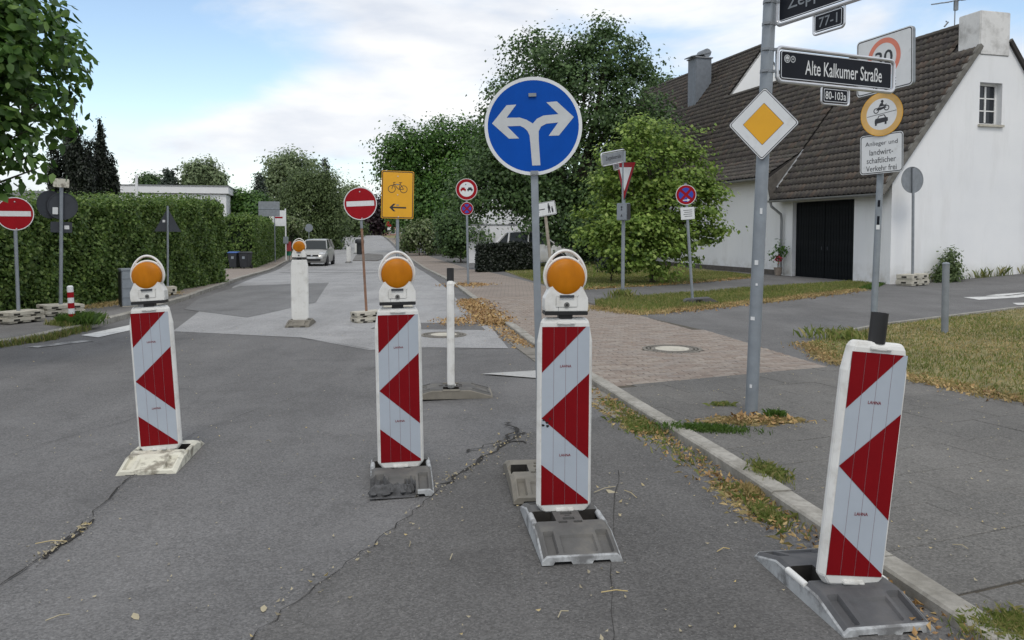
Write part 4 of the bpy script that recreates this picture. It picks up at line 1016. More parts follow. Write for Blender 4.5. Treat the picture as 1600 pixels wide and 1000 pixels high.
# hedges: a leafy skin over a dark twiggy core
def hedge(name, label, pts, width, h0, h1, n, size, mat, seed, group=None, rough=.10, cat='hedge', topfuzz=.15):
    t = thing(name, label, cat, (pts[0][0], pts[0][1], 0), 0, group); o0 = Vector((pts[0][0], pts[0][1], 0))
    rs = np.random.RandomState(seed)
    core = MB(); P = [Vector((*p, 0)) for p in pts]; cum = [0]
    for a, b in zip(P, P[1:]): cum.append(cum[-1] + (b - a).length)
    def frame(d):
        for i in range(len(P) - 1):
            if d <= cum[i + 1] + 1e-6:
                k = (d - cum[i]) / (cum[i + 1] - cum[i]); tt = (P[i + 1] - P[i]).normalized(); return P[i].lerp(P[i + 1], k), tt, d / cum[-1]
    N = max(2, int(cum[-1] / 1.2)); rings = []
    for i in range(N + 1):
        p, tt, f = frame(cum[-1] * min(.985, max(.015, i / N))); nn = Vector((tt.y, -tt.x, 0)); z0 = H(p.x, p.y); hh = h0 + (h1 - h0) * f - .22
        a = p + nn * -.16; b = p + nn * -(width - .16); rings.append([Vector((a.x, a.y, z0 - .1)) - o0, Vector((a.x, a.y, z0 + hh)) - o0, Vector((b.x, b.y, z0 + hh)) - o0, Vector((b.x, b.y, z0 - .1)) - o0])
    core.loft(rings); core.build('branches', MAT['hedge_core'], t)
    Ltot = cum[-1]; areas = np.array([Ltot * (h0 + h1) / 2, Ltot * width * .9, width * h0, width * h1 * 1.3]); ch = rs.choice(4, n, p=areas / areas.sum())
    pos = np.empty((n, 3)); nr = np.empty((n, 3))
    for i in range(n):
        c = ch[i]; a, b = rs.rand(2)
        if c == 0: d, wv, hz, nl = a * Ltot, 0, b, (0, 1, 0)
        elif c == 1: d, wv, hz, nl = a * Ltot, b, 1, (0, 0, 1)
        elif c == 2: d, wv, hz, nl = 0, a, b, (-1, 0, 0)
        else: d, wv, hz, nl = Ltot, a, b, (1, 0, 0)
        p, tt, f = frame(d); nn = Vector((tt.y, -tt.x, 0)); hh = h0 + (h1 - h0) * f
        x = p - nn * wv * width; z = H(x.x, x.y) + hz * hh
        g = rough * (math.sin(d * 2.7 + z * 3.1) + math.sin(d * 6.1 - z * 4.7 + 1)) * .5 + abs(rs.normal()) * -.10 + (rs.rand() ** 6) * (topfuzz * 2.2 if c == 1 else topfuzz)
        nv = tt * nl[0] + nn * nl[1] + Vector((0, 0, nl[2]))
        pos[i] = (x.x + nv.x * g - o0.x, x.y + nv.y * g - o0.y, z + nv.z * g); nr[i] = nv
    nr = nr * .7 + rs.normal(size=(n, 3)) * .55; nr[:, 2] += .35
    leaves_mesh('foliage', pos, nr, size, MAT[mat], t, rs, .42, .4)
    return t
hedge('tall_hedge', 'tall clipped green hedge along the left pavement', [(-9.95, 11.5), (-9.5, 15), (-8.95, 18), (-8.95, 21), (-9.3, 26.3)], 1.5, 2.0, 2.6, 88000, .08, 'leaf_hedge', 71, 'clipped hedges along the left side', topfuzz=.13)
hedge('tall_hedge', 'second clipped hedge beyond the driveway with the wheelie bins before it', [(-22.5, 45.2), (-14.75, 46.6), (-15.7, 51), (-18, 62), (-22, 80)], 1.6, 3.0, 2.75, 42000, .14, 'leaf_hedge', 72, 'clipped hedges along the left side', topfuzz=.16)
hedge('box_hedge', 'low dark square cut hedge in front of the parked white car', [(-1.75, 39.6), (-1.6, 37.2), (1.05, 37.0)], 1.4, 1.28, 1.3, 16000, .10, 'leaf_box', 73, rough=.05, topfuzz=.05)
tree('far_tree', 'low dark trees closing the street end below the purple beech', gpt(575, 372, 185), 185, [(556, 360, 8, 6), (570, 361, 9, 6), (586, 360, 9, 7), (596, 356, 6, 7), (545, 362, 8, 5)], 5000, .45, 'leaf_willow', 61, r0=.2, clump=20, cs=.6)
hedge('far_hedge', 'dark hedge behind the parked silver car on the far left', [(-23.5, 88), (-28, 110), (-34, 140)], 2, 2.6, 2.8, 9000, .3, 'leaf_hedge_dark', 74, rough=.3)
# grass, weeds, fallen leaves
def sample(poly, n, rs, dens=None):
    P = np.array(poly); mn, mx_ = P.min(0), P.max(0); out = []
    while len(out) < n:
        x, y = rs.uniform(mn[0], mx_[0]), rs.uniform(mn[1], mx_[1])
        if inpoly(x, y, poly) and (dens is None or rs.rand() < dens(x, y)): out.append((x, y))
    return np.array(out)
def patchy(x, y, f=1.7, s=0): return .5 + .25 * (math.sin(x * f + s) + math.sin(y * f * 1.3 + 2 + s) * math.cos(x * f * .6 - y * .9 + s))
def blades(name, label, pts, h, w, mat, seed, dz, lean=.6, cat='grass', parent=None):
    rs = np.random.RandomState(seed); n = len(pts)
    z = np.array([H(x, y) + dz for x, y in pts]); a = rs.uniform(0, 2 * PI, n); hh = h * rs.uniform(.4, 1.25, n); ln = rs.uniform(0, lean, n) * hh; a2 = rs.uniform(0, 2 * PI, n)
    V = np.empty((n, 4, 3), np.float32); ww = w * rs.uniform(.6, 1.3, n) / 2
    dx, dy = np.cos(a), np.sin(a)
    V[:, 0] = np.stack([pts[:, 0] - dx * ww, pts[:, 1] - dy * ww, z], 1); V[:, 1] = np.stack([pts[:, 0] + dx * ww, pts[:, 1] + dy * ww, z], 1)
    mxp = pts[:, 0] + np.cos(a2) * ln * .4; myp = pts[:, 1] + np.sin(a2) * ln * .4
    V[:, 2] = np.stack([mxp + dx * ww * .7, myp + dy * ww * .7, z + hh * .6], 1); V[:, 3] = np.stack([pts[:, 0] + np.cos(a2) * ln, pts[:, 1] + np.sin(a2) * ln, z + hh * (1 - .3 * ln / np.maximum(hh, 1e-4))], 1)
    me = bpy.data.meshes.new(name); me.vertices.add(n * 4); me.vertices.foreach_set('co', V.ravel())
    idx = (np.arange(n)[:, None, None] * 4 + np.array([[0, 1, 2], [0, 2, 3]])[None]).ravel().astype(np.int32)
    me.loops.add(len(idx)); me.loops.foreach_set('vertex_index', idx); me.polygons.add(n * 2)
    me.polygons.foreach_set('loop_start', np.arange(0, len(idx), 3, dtype=np.int32)); me.polygons.foreach_set('loop_total', np.full(n * 2, 3, np.int32))
    me.materials.append(MAT[mat]); me.update(calc_edges=True)
    return tag(link(name, me, parent), label, cat, kind='stuff')
rs = np.random.RandomState(5)
LR_near = [p for p in LAWN_R]
blades('lawn_grass', 'short half dry grass of the lawn right of the slab pavement', sample(LR_near, 42000, rs, lambda x, y: (.25 + .75 * patchy(x, y)) * (1.0 if x < 9 else .4)), .055, .012, 'grass_green', 81, .06)
blades('lawn_straw', 'yellow straw and dry blades among the right lawn', sample(LR_near, 34000, rs, lambda x, y: (1.15 - patchy(x, y)) * (1.0 if x < 9 else .4)), .04, .012, 'grass_dry', 82, .06, lean=1.2)
def fringe(line, n, w_, rs_):
    out = []; P = [Vector(p) for p in line]; L = [(b - a).length for a, b in zip(P, P[1:])]; T = sum(L)
    for _ in range(n):
        d = rs_.rand() * T; i = 0
        while d > L[i] and i < len(L) - 1: d -= L[i]; i += 1
        p = P[i].lerp(P[i + 1], min(1, d / L[i])); tt = (P[i + 1] - P[i]).normalized(); out.append((p.x - tt.y * rs_.normal() * w_, p.y + tt.x * rs_.normal() * w_))
    return np.array(out)
LFR = [(14, 3.3), (8, 6.1), (4.75, 7.5), (4.35, 8.7), (3.95, 9.9), (4.2, 11.5)]
blades('lawn_fringe', 'straw coloured grass fringe spilling over the lawn edge', fringe(LFR, 9000, .10, rs), .06, .012, 'grass_dry', 83, .05, lean=1.4)
blades('corner_weeds', 'green weeds on the corner of the lawn behind the front right beacon', np.array([(4.9 + rs.normal() * .22, 12.0 + rs.normal() * .22) for _ in range(320)]), .17, .022, 'grass_green', 84, .06, lean=.9)
blades('front_lawn_grass', 'green grass of the front lawn under the trees', sample(LAWN_A, 60000, rs, lambda x, y: (1.0 if y < 33 else .35)), .06, .022, 'grass_green', 85, .06)
blades('verge_grass', 'green grass of the verge strip before the garage path', sample(VERGE, 30000, rs, lambda x, y: .45 + .55 * patchy(x, y, 2.1)), .085, .018, 'grass_green', 86, .06)
blades('verge_straw', 'dry yellow grass along the near edge of the verge', fringe([(1.75, 17.3), (1.85, 16.9), (2.5, 15.85), (4.3, 17.5), (6.2, 19.2), (9.6, 22.6)], 9000, .22, rs), .07, .02, 'grass_dry', 87, .05, lean=1.1)
blades('garage_grass', 'grass strip between the garage and the side street', sample([(9.6, 22.6), (11.3, 25.2), (11.6, 25.2), (10.2, 22.9)], 1500, rs), .09, .02, 'grass_fresh', 88, .05)
blades('post_grass', 'tall tuft of grass round the foot of the give way sign post', np.array([(2.72 + rs.normal() * .16, 19.9 + rs.normal() * .16) for _ in range(300)]), .22, .014, 'grass_green', 89, .05, lean=.7)
blades('wall_weeds', 'thin weeds along the foot of the white gable wall', np.array([tuple((hm @ Vector((rs.choice([2.1, 3.3, 3.6, 4.3, 5.2, 5.9, 1.2]) + rs.normal() * .12, -.12 + rs.normal() * .05, 0)))[:2]) for _ in range(240)]), .34, .02, 'grass_green', 90, .04, lean=.7)
gut_pts = np.concatenate([fringe([(interp(RK, y) - .13, y) for y in (4.2, 5.2, 6.2, 7.4, 8.6)], 1500, .055, rs), fringe([(interp(RK, y) - .16, y) for y in (5.6, 6.4, 7.0)], 1600, .08, rs)])
def gappy(P, a=2.9): return np.array([p for p in P if math.sin(p[1] * a) + .6 * math.sin(p[1] * a * 2.3 + 1) > .15 or rs.rand() < .12])
gut_pts = gappy(gut_pts)
blades('gutter_grass', 'mixed green and dry weeds growing in the gutter along the kerb', gut_pts, .055, .009, 'grass_green', 91, .0, lean=1.3)
blades('gutter_straw', 'dry straw lying in the gutter along the right kerb', gappy(fringe([(interp(RK, y) - .15, y) for y in (3.6, 5.2, 6.2, 7.4, 9.2)], 4200, .08, rs)), .03, .01, 'grass_dry', 92, .0, lean=3)
def tuft(name, label, c, r, n, h, mat, seed, dz, w_=.008, lean=1.0, elong=(1, 0)):
    q = np.random.RandomState(seed); e = Vector(elong).normalized(); rl, rw = r if isinstance(r, tuple) else (r, r)
    P = np.array([(c[0] + e.x * a - e.y * b, c[1] + e.y * a + e.x * b) for a, b in zip(q.normal(size=n) * rl, q.normal(size=n) * rw)])
    return blades(name, label, P, h, w_, mat, seed, dz, lean)
kd = (-.17, 1)
tuft('kerb_tuft', 'fresh green tuft on the kerb left of the diamond sign post', (1.54, 6.45), (.16, .06), 1700, .045, 'grass_fresh', 101, KT, elong=(1, -.2))
tuft('kerb_tuft', 'green tuft on the kerb edge halfway down towards the right front beacon', (1.68, 5.25), (.10, .05), 700, .06, 'grass_green', 102, KT, elong=kd)
tuft('kerb_tuft', 'large green tuft at the corner of the slabs beside the front right foot plate', (2.03, 3.17), (.085, .06), 3600, .05, 'grass_green', 103, .03, w_=.0045, elong=(1, .1))
tuft('kerb_tuft', 'small tuft in the gutter just behind the front right beacon', (1.47, 4.55), (.10, .03), 500, .05, 'grass_green', 104, 0, elong=kd)
tuft('kerb_tuft', 'little tuft at the kerb further up from the front right beacon', (1.5, 5.0), (.06, .03), 350, .05, 'grass_dry', 105, 0, elong=kd)
tuft('post_tuft', 'green tuft right of the diamond sign post', (2.24, 6.86), .035, 260, .08, 'grass_fresh', 106, KT)
tuft('post_straw', 'dry straw heaped round the foot of the diamond sign post', (2.02, 6.72), (.16, .06), 1600, .04, 'grass_dry', 107, KT, lean=2.5)
tuft('pavement_weed', 'small yellow green weed on the slabs left of the diamond sign post', (1.92, 7.35), (.06, .03), 160, .05, 'grass_green', 108, KT, lean=1.6)
tuft('left_tuft', 'green tuft by the left kerb beside the red and white bollard', (-7.35, 13.75), (.13, .13), 900, .22, 'grass_fresh', 109, .08, w_=.018)
blades('left_grass', 'dry and green grass strip around the red and white bollard', sample([(-7.25, 13.2), (-7.25, 14.6), (-7.9, 14.9), (-7.9, 13.6)], 1400, rs), .09, .016, 'grass_green', 110, .09)
blades('left_kerb_weeds', 'weeds in the gutter below the left kerb', fringe([(-7.6, 10.9), (-7.08, 12.3), (-7.15, 13.6)], 1300, .06, rs), .12, .014, 'grass_green', 111, .0)
blades('hedge_foot_straw', 'dry grass along the foot of the left hedge', fringe([(-8.75, 16.5), (-8.65, 18.2), (-8.75, 21)], 2200, .14, rs), .08, .016, 'grass_dry', 112, .08, lean=1.2)
def flatleaves(name, label, pts, size, mat, seed, dz, pile=0, cat='fallen leaves', kind='stuff'):
    q = np.random.RandomState(seed); n = len(pts)
    z = np.array([H(x, y) + dz for x, y in pts]) + q.rand(n) ** 2 * pile + .006
    nr = q.normal(size=(n, 3)) * (.28 if pile == 0 else .6); nr[:, 2] = 1
    o = leaves_mesh(name, np.stack([pts[:, 0], pts[:, 1], z], 1), nr, size, MAT[mat], None, q, .3, 0, .5, .25)
    return tag(o, label, cat, kind=kind)
flatleaves('leaf_heap', 'heap of dry brown leaves in the gutter before the edge on beacon', fringe([(interp(RK, y) - .08, y) for y in (14.2, 15, 16.2, 17.6, 19.3)], 5200, .17, rs), .06, 'litter', 121, .0, .09)
flatleaves('leaf_heap', 'thin trail of dry leaves along the kerb behind the front lamp beacon', fringe([(interp(RK, y) - .12, y) for y in (11.4, 12.4, 13.2, 14.2)], 700, .09, rs), .05, 'litter', 122, .0, .03)
flatleaves('leaf_heap', 'scattered dry leaves round the pole of the no overtaking sign', np.array([(-1.3 + rs.normal() * .35, 25.1 + rs.normal() * .5) for _ in range(500)]), .07, 'litter', 123, .05, .04)
flatleaves('leaf_heap', 'patch of dead grass and leaves on the pale road surface behind the edge on beacon', np.array([(-1.0 + rs.normal() * .22, 14.9 + rs.normal() * .4) for _ in range(420)]), .05, 'litter', 124, .008, .03)
flatleaves('leaf_trail', 'brown leaves strewn along the edge of the verge', fringe([(1.9, 16.8), (3.0, 16.1), (4.3, 17.4), (6.2, 19.1), (9.4, 22.4)], 1600, .25, rs), .06, 'litter', 125, .05, .05)
flatleaves('leaf_trail', 'brown leaves along the near border of the right lawn', fringe(LFR, 1800, .16, rs), .045, 'litter', 126, .06, .04)
flatleaves('leaf_trail', 'brown leaves at the edge of the front lawn along the path', fringe([(1.4, 22.5), (5.5, 25.7), (8.5, 28.9)], 900, .25, rs), .06, 'litter', 127, .06, .04)
flatleaves('leaf_trail', 'brown and yellow leaf crumbs in the gutter along the near right kerb', fringe([(interp(RK, y) - .12, y) for y in (3.0, 4.4, 5.8, 7.2, 8.4)], 900, .08, rs), .035, 'litter', 128, .0, .03)
flatleaves('leaf_trail', 'brown leaves heaped at the foot of the diamond sign post', np.array([(2.0 + rs.normal() * .14, 6.74 + rs.normal() * .07) for _ in range(260)]), .045, 'litter', 129, KT, .05)
# single bits of litter on the street and pavement
n_ = 420; pts = []
while len(pts) < n_:
    d = rs.uniform(2.6, 14) ; x = rs.uniform(-.62, .35) * d
    if x < interp(RK, d) - .25: pts.append((x, d))
flatleaves('street_litter', 'small pale leaves and twigs scattered over the street surface', np.array(pts), .017, 'litter_pale', 131, .008)
pts = []
while len(pts) < 420:
    d = rs.uniform(3, 12); x = rs.uniform(.1, .62) * d
    if x > interp(RK2, d): pts.append((x, d))
flatleaves('pavement_litter', 'small pale leaf crumbs scattered over the right pavement', np.array(pts), .016, 'litter_pale', 132, KT + .01)
flatleaves('crack_litter', 'straw and leaf bits caught in the street cracks', np.concatenate([fringe(crackpts, 90, .05, rs), fringe(crackpts[5:], 60, .07, rs), fringe([(-2.42, 4.0), (-2.43, 4.6)], 60, .02, rs), fringe([(.3, 2.8), (.45, 3.6), (.75, 5.4)], 30, .08, rs)]), .022, 'litter_pale', 133, .01, .01)
def yl(u, v, lab, sz=.05, dz=.012):
    p = G(u, v, dz); q = np.random.RandomState(int(u)); nr = np.array([[.15, -.2, 1]])
    o = leaves_mesh('fallen_leaf', np.zeros((1, 3)), nr, sz, MAT['litter_pale'], None, q, .36, 0, 0, .3, six=True); o.location = p; tag(o, lab, 'leaf')
gp = np.concatenate([fringe(crackpts, 260, .06, rs), fringe([(-2.42, 4.0), (-2.43, 4.6), (-2.6, 5.6)], 120, .04, rs), fringe([(interp(RK, y) - .3, y) for y in (3.0, 5, 8, 12)], 500, .12, rs), fringe([(interp(RK2, y) + .08, y) for y in (3.0, 5, 8)], 160, .06, rs)])
flatleaves('loose_grit', 'loose grey grit along the cracks and the kerb', gp, .011, 'grit', 134, .004, .004, cat='grit')
yl(212, 962, 'yellow leaf lying alone on the near left asphalt'); yl(955, 767, 'curled yellow leaf right of the front lamp beacon foot plate', .07)
yl(412, 950, 'yellow leaf lying beside the long crack near the bottom edge', .045)
# twigs on the ground
tw = MB(); q = random.Random(3)
for u, v, l in ((945, 765, .2), (985, 772, .18), (960, 925, .12), (90, 965, .1), (915, 690, .09), (1130, 860, .08), (640, 850, .09), (80, 848, .16), (880, 960, .08), (705, 870, .08), (1500, 870, .08), (420, 690, .06)):
    p = G(u, v, .012); a = q.uniform(0, PI); d = Vector((math.cos(a), math.sin(a) * .8, 0)) * l / 2
    k = KT if u > 1400 else 0
    tw.tube([p - d + Vector((0, 0, k)), p + Vector((q.uniform(-.01, .01), q.uniform(-.01, .01), .012 + k)), p + d + Vector((0, 0, .003 + k))], .0028, 4)
tag(tw.build('twigs', MAT['litter_pale']), 'thin straw twigs lying about on the asphalt', 'twigs', kind='stuff')
# ------------------------------------------------------------------ guidance beacons
def vnoise(x, s): return math.sin(x * 31 + s) * .5 + math.sin(x * 67 + s * 2.1) * .3 + math.sin(x * 143 + s) * .2
def plate_mesh(style, seed=1):
    """recycled rubber foot plate 0.82 x 0.40 m, built as a height field with pockets, slots and handle holes"""
    NX, NY = 50, 102; hx, hy = .20, .41; rs = random.Random(seed)
    def hgt(x, y):
        ax, ay = abs(x), abs(y)
        h = .105 if ay < .19 else .105 - (ay - .19) / (.41 - .19) * .062
        h -= .022 * max(0, (ax - .175) / .025) if ax > .175 else 0
        if ax > .075 and ax < .178 and ay < .075: h = .010
        if .112 < ax < .168 and .215 < ay < .385: h -= .024
        if ax < .088 and .245 < ay < .375: h -= .012
        for cx, cy, a, b in ((0, .035, .03, .016), (0, -.045, .03, .018), (-.04, -.095, .02, .013), (.04, -.095, .02, .013), (0, .10, .02, .014), (0, -.0, .012, .008)):
            if abs(x - cx) < a and abs(y - cy) < b: h -= .085
        if .178 < ax < .195 and ay < .085: h = min(h, .078)
        if style == 'broken' and y < -.20:
            lim = -.30 - .035 * vnoise(x, 3) + (.065 * sstep(-.0, -.2, x) if x < 0 else 0) - (.13 if x > .085 else 0)
            if x > .02 and x < .085: lim += .05 * (1 - (x - .02) / .065)
            if y < lim: h = max(.004, .06 - (lim - y) * 3.0); broken.add((round(x, 4), round(y, 4)))
            if y < -.375 + .012 * vnoise(x, 5) and x < .08: h = .004
        return h
    V = []; F = []; M = []; broken = set()
    for j in range(NY + 1):
        for i in range(NX + 1):
            x = -hx + 2 * hx * i / NX; y = -hy + 2 * hy * j / NY
            V.append((x, y, hgt(x, y)))
    n = NX + 1
    for j in range(NY):
        for i in range(NX):
            a = j * n + i; F.append((a, a + 1, a + n + 1, a + n))
            x = V[a][0] + .004; edge = abs(x) > .193 or (abs(V[a][1]) > .40)
            M.append(3 if V[a][2] < .012 and (round(V[a][0], 4), round(V[a][1], 4)) not in broken else 2 if (round(V[a][0], 4), round(V[a][1], 4)) in broken else 1 if edge and not (style == 'broken' and V[a][1] < -.2 and x < .1) else 0)  # last slot: handle hole floors coloured near-black, the shade down there painted in
    ring = [i for i in range(n)] + [j * n + NX for j in range(1, NY + 1)] + [NY * n + i for i in range(NX - 1, -1, -1)] + [j * n for j in range(NY - 1, 0, -1)]
    b = len(V)
    for k in ring:
        x, y, z = V[k]; u = .006
        if abs(x) > .19 and .24 < abs(y) < .36: u = .006
        if abs(y) > .4 and .05 < abs(x) < .14: u = .022
        V.append((x * 1.012, y * 1.006, min(u, z)))
    for q in range(len(ring)):
        r = (q + 1) % len(ring); F.append((ring[q], b + q, b + r, ring[r])); M.append(1 if style != 'broken' or V[ring[q]][1] > -.2 or V[ring[q]][0] > .09 else 0)
    me = bpy.data.meshes.new('foot_plate'); me.from_pydata(V, [], F); me.polygons.foreach_set('material_index', M)
    return me
PL = {}
def foot_plate(style, top, edge, seed=1):
    key = (style, top, edge)
    if key not in PL:
        me = plate_mesh(style, seed); me.materials.append(MAT[top]); me.materials.append(MAT[edge]); me.materials.append(MAT['rubber_broken']); me.materials.append(MAT['crack_fill_hole_shade']); PL[key] = me
    return PL[key]
FZ0, FZ1, FW = .035, 1.015, .131
RED = [[(0, 0), (.93, 0), (0, .255)], [(0, .51), (1, .262), (1, .742)], [(0, .77), (1, .985), (1, 1), (0, 1)]]
def beacon(label, base, rz, lean=0.0, style='whole', top='rubber', edge='rubber_edge', lamp=True, sheet_=True, tube=False, py=.06, group='guidance beacons', chips=0, hmat='white_plastic', back_lamp=False):
    t = thing('guidance_beacon', label, 'traffic beacon', base, rz, group)
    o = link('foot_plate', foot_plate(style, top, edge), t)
    if style == 'broken':
        q = random.Random(8)
        for i in range(13):
            cx = -.185 + .245 * i / 12; r = q.uniform(.02, .038); cy = -.315 - q.uniform(0, .035) + (.02 if i in (5, 6) else 0); K = 7; rg = []
            for z, k in ((.003, 1.0), (.022, 1.1), (.042, .8), (.058, .4)): rg.append([(cx + r * k * (1 + q.uniform(-.35, .35)) * math.cos(2 * PI * j / K), cy + .01 * i % .02 + r * k * 1.3 * (1 + q.uniform(-.35, .35)) * math.sin(2 * PI * j / K), z + q.uniform(-.006, .006)) for j in range(K)])
            MB().loft(rg).build('broken_lump', MAT['rubber_broken'], o, smooth=True, angle=35)
    hm_ = MAT['rubber_edge'] if edge == 'rubber_edge' and top != 'rubber_dark' else MAT['white_plastic'] if edge == 'rubber_edge' else MAT[edge]
    for s in (-1, 1):
        MB().tube([(s * .187, -.085, .085), (s * .187, .085, .085)], .016, 10).build('carry_handle', hm_, o, smooth=True)
    pn = MB(); rings = []
    for z, hw, hd in ((-.012, .118, .026), (.0, .128, .034), (.03, .152, .036), (.93, .152, .036), (1.035, .134, .036), (1.055, .122, .03), (1.062, .11, .02)):
        c = .016; rings.append([(-hw + c, -hd, z), (hw - c, -hd, z), (hw, -hd * .3, z), (hw, hd * .3, z), (hw - c, hd, z), (-hw + c, hd, z), (-hw, hd * .3, z), (-hw, -hd * .3, z)])
    pn.loft(rings)
    for z in (1.035, .006):
        pn.box((0, -.039, z), (.10, .016, .018)); pn.box((-.034, -.046, z), (.03, .012, .012)); pn.box((.034, -.046, z), (.03, .012, .012))
    if not sheet_:
        for x in (-.09, -.045, 0, .045, .09): pn.box((x, .0375, .52), (.012, .006, .9))
        for x in (-.09, -.045, 0, .045, .09): pn.box((x, -.0375, .52), (.012, .006, .9))
    pn.tube([(0, 0, -.07), (0, 0, -.012)], .03, 8)
    p = pn.build('panel', MAT['white_plastic'], t, bevel=.004 if sheet_ else 0)
    p.location = (0, py, .105); p.rotation_euler = (0, lean, 0)
    if sheet_:
        wm = MB(); rm_ = MB(); H_ = FZ1 - FZ0
        for k in range(4):
            a, b = k / 4 + (.0035 if k else 0), (k + 1) / 4 - (.0035 if k < 3 else 0)
            def XZ(q): return (-FW + q[0] * 2 * FW, FZ1 - q[1] * H_)
            wm.face([XZ(q) for q in ((a, 0), (b, 0), (b, 1), (a, 1))], -.0372)
            for P in RED:
                C = clip(P if sum(P[i][0] * P[(i + 1) % len(P)][1] - P[(i + 1) % len(P)][0] * P[i][1] for i in range(len(P))) > 0 else P[::-1], [(a, -.1), (b, -.1), (b, 1.1), (a, 1.1)])
                if len(C) > 2: rm_.face([XZ(q) for q in C], -.0384)
        wm.build('reflective_sheet', MAT['foil_white'], p, smooth='keep'); rm_.build('red_arrow', MAT['foil_red'], p, smooth='keep')
        gv = MB()
        for k in (1, 2, 3): gv.box((-FW + k * FW / 2, -.0362, (FZ0 + FZ1) / 2), (.004, .001, H_))
        gv.build('groove', MAT['groove'], p)
        for z in (.80, .31): text('LAHNA', .062, .014, MAT['foil_red'], p, (.0, -.0388, z), 'brand_mark', bold=.01)
        if chips:
            cm = MB(); q = random.Random(chips)
            for cx, cz in ((-.118, .505), (-.10, .492), (-.122, .478), (-.085, .512), (-.098, .472)):
                cm.face([(cx + r * math.cos(a), cz + r * .8 * math.sin(a)) for a, r in [(2 * PI * i / 7, q.uniform(.004, .011)) for i in range(7)]], -.0395)
            cm.build('scuff', MAT['black_plastic'], p, smooth='keep')
    if tube:
        K = 20; m = MB()
        prof = [(.036, 1.055), (.036, 1.19), (.029, 1.19), (.029, 1.10)]
        for (r0, z0), (r1, z1) in zip(prof, prof[1:]):
            m.add([(r0 * math.cos(2 * PI * i / K), r0 * math.sin(2 * PI * i / K), z0) for i in range(K)] + [(r1 * math.cos(2 * PI * i / K), r1 * math.sin(2 * PI * i / K), z1) for i in range(K)], [(i, (i + 1) % K, K + (i + 1) % K, K + i) for i in range(K)])
        q = m.build('socket_tube', MAT['black_plastic'], t, smooth=True); q.location = (0, py, .105); q.rotation_euler = (0, lean, 0)
    if lamp:
        h = MB()
        h.prism([(-.116, 1.10), (.116, 1.10), (.12, 1.125), (.118, 1.17), (.088, 1.23), (.06, 1.26), (-.06, 1.26), (-.088, 1.23), (-.118, 1.17), (-.12, 1.125)], -.05, .05)
        h.box((0, -.0505, 1.152), (.12, .006, .06)); h.box((0, .0505, 1.152), (.12, .006, .06))
        ho = h.build('warning_lamp', MAT[hmat], t, bevel=.007)
        ho.location = (0, py, .105); ho.rotation_euler = (0, lean, 0)
        b = MB(); b.box((0, 0, 1.089), (.236, .102, .02)); b.box((0, 0, 1.068), (.075, .06, .026)); b.build('lamp_foot', MAT['black_plastic'], ho, bevel=.003)
        LZ = 1.281; K = 40; l = MB(); rings = []
        for y, r in ((-.062, .001), (-.060, .044), (-.056, .073), (-.048, .095), (-.042, .102), (.042, .102), (.048, .095), (.056, .073), (.060, .044), (.062, .001)):
            rings.append([(r * math.cos(2 * PI * i / K), y, LZ + r * math.sin(2 * PI * i / K)) for i in range(K)])
        lo = l.loft(rings).build('lens', MAT['amber_lens'], ho, smooth=True, angle=60)
        rimm = MB(); rimm.tube([(.109 * math.cos(a), 0, LZ + .109 * math.sin(a)) for a in np.linspace(R(-52), R(232), 40)], .008, 8)
        for a in np.linspace(R(-52), R(232), 40)[:-1]: pass
        rimm.build('lens_rim', MAT[hmat], ho, smooth=True)
        hp = MB(); hp.tube([(.114 * math.cos(a), 0, LZ + .008 + (.114 + .024 * max(0, math.sin(a))) * math.sin(a)) for a in np.linspace(R(-25), R(205), 40)], .0085, 8)
        for a in (R(48), R(132)): hp.tube([(.107 * math.cos(a), 0, LZ + .107 * math.sin(a)), (.119 * math.cos(a), 0, LZ + .135 * math.sin(a))], .008, 6)
        hp.build('hoop_handle', MAT[hmat], ho, smooth=True)
        for sg in (-1, 1):
            MB().tube([(0, sg * .049, 1.135), (0, sg * .0565, 1.135)], .015, 16).build('lock', MAT['lock_grey'], ho, smooth=True)
            MB().tube([(0, sg * .0565, 1.135), (0, sg * .058, 1.135)], .006, 10).build('key_hole', MAT['black_plastic'], ho)
            MB().box((0, sg * .056, 1.182), (.078, .014, .013)).build('lens_clip', MAT['sign_back'], ho)
            for x_, z0_, z1_ in ((-.045, 1.102, 1.165), (.052, 1.15, 1.19)): MB().box((x_, sg * .0503, (z0_ + z1_) / 2), (.0022, .0012, z1_ - z0_), M=Matrix.Rotation(R(0 if x_ < 0 else 40), 4, 'Y')).build('seam', MAT['galv_dark'], ho)
    return t
GB = 'guidance beacons with red arrows across the street'
beacon('leftmost red and white beacon with amber lamp on a cream painted foot plate', (-2.60, 5.98, H(-2.57, 5.98) - .018), R(7.6), R(-3.0), top='cream_paint', edge='cream_paint', group=GB, py=-.04)
beacon('middle red and white beacon with amber lamp on a broken grey foot plate', (-.75, 5.41, H(-.75, 5.4)), R(9), R(-.8), style='broken', group=GB, py=-.05)
beacon('front red and white beacon with amber lamp before the blue arrow sign post', (.297, 4.32, -.005), R(7), R(.3), group=GB, chips=3, py=.11)
beacon('nearest red and white beacon tilting right with a black tube on top and no lamp', (1.468, 3.61, -.012), R(8.3), R(5.9), top='rubber_dark', lamp=False, tube=True, group=GB, py=-.1)
beacon('slim beacon seen edge on with a black tube and a beige foot plate', (-.62, 8.17, H(-.62, 8.17)), R(95.5), R(1.4), top='rubber', edge='rubber_beige', lamp=False, tube=True, py=0, group=GB)
P = G(470, 508); beacon('white backed beacon with small amber lamp standing further up the street', (P.x, P.y, H(P.x, P.y)), R(185), R(0), top='rubber_beige', edge='rubber_beige', sheet_=False, group=GB)
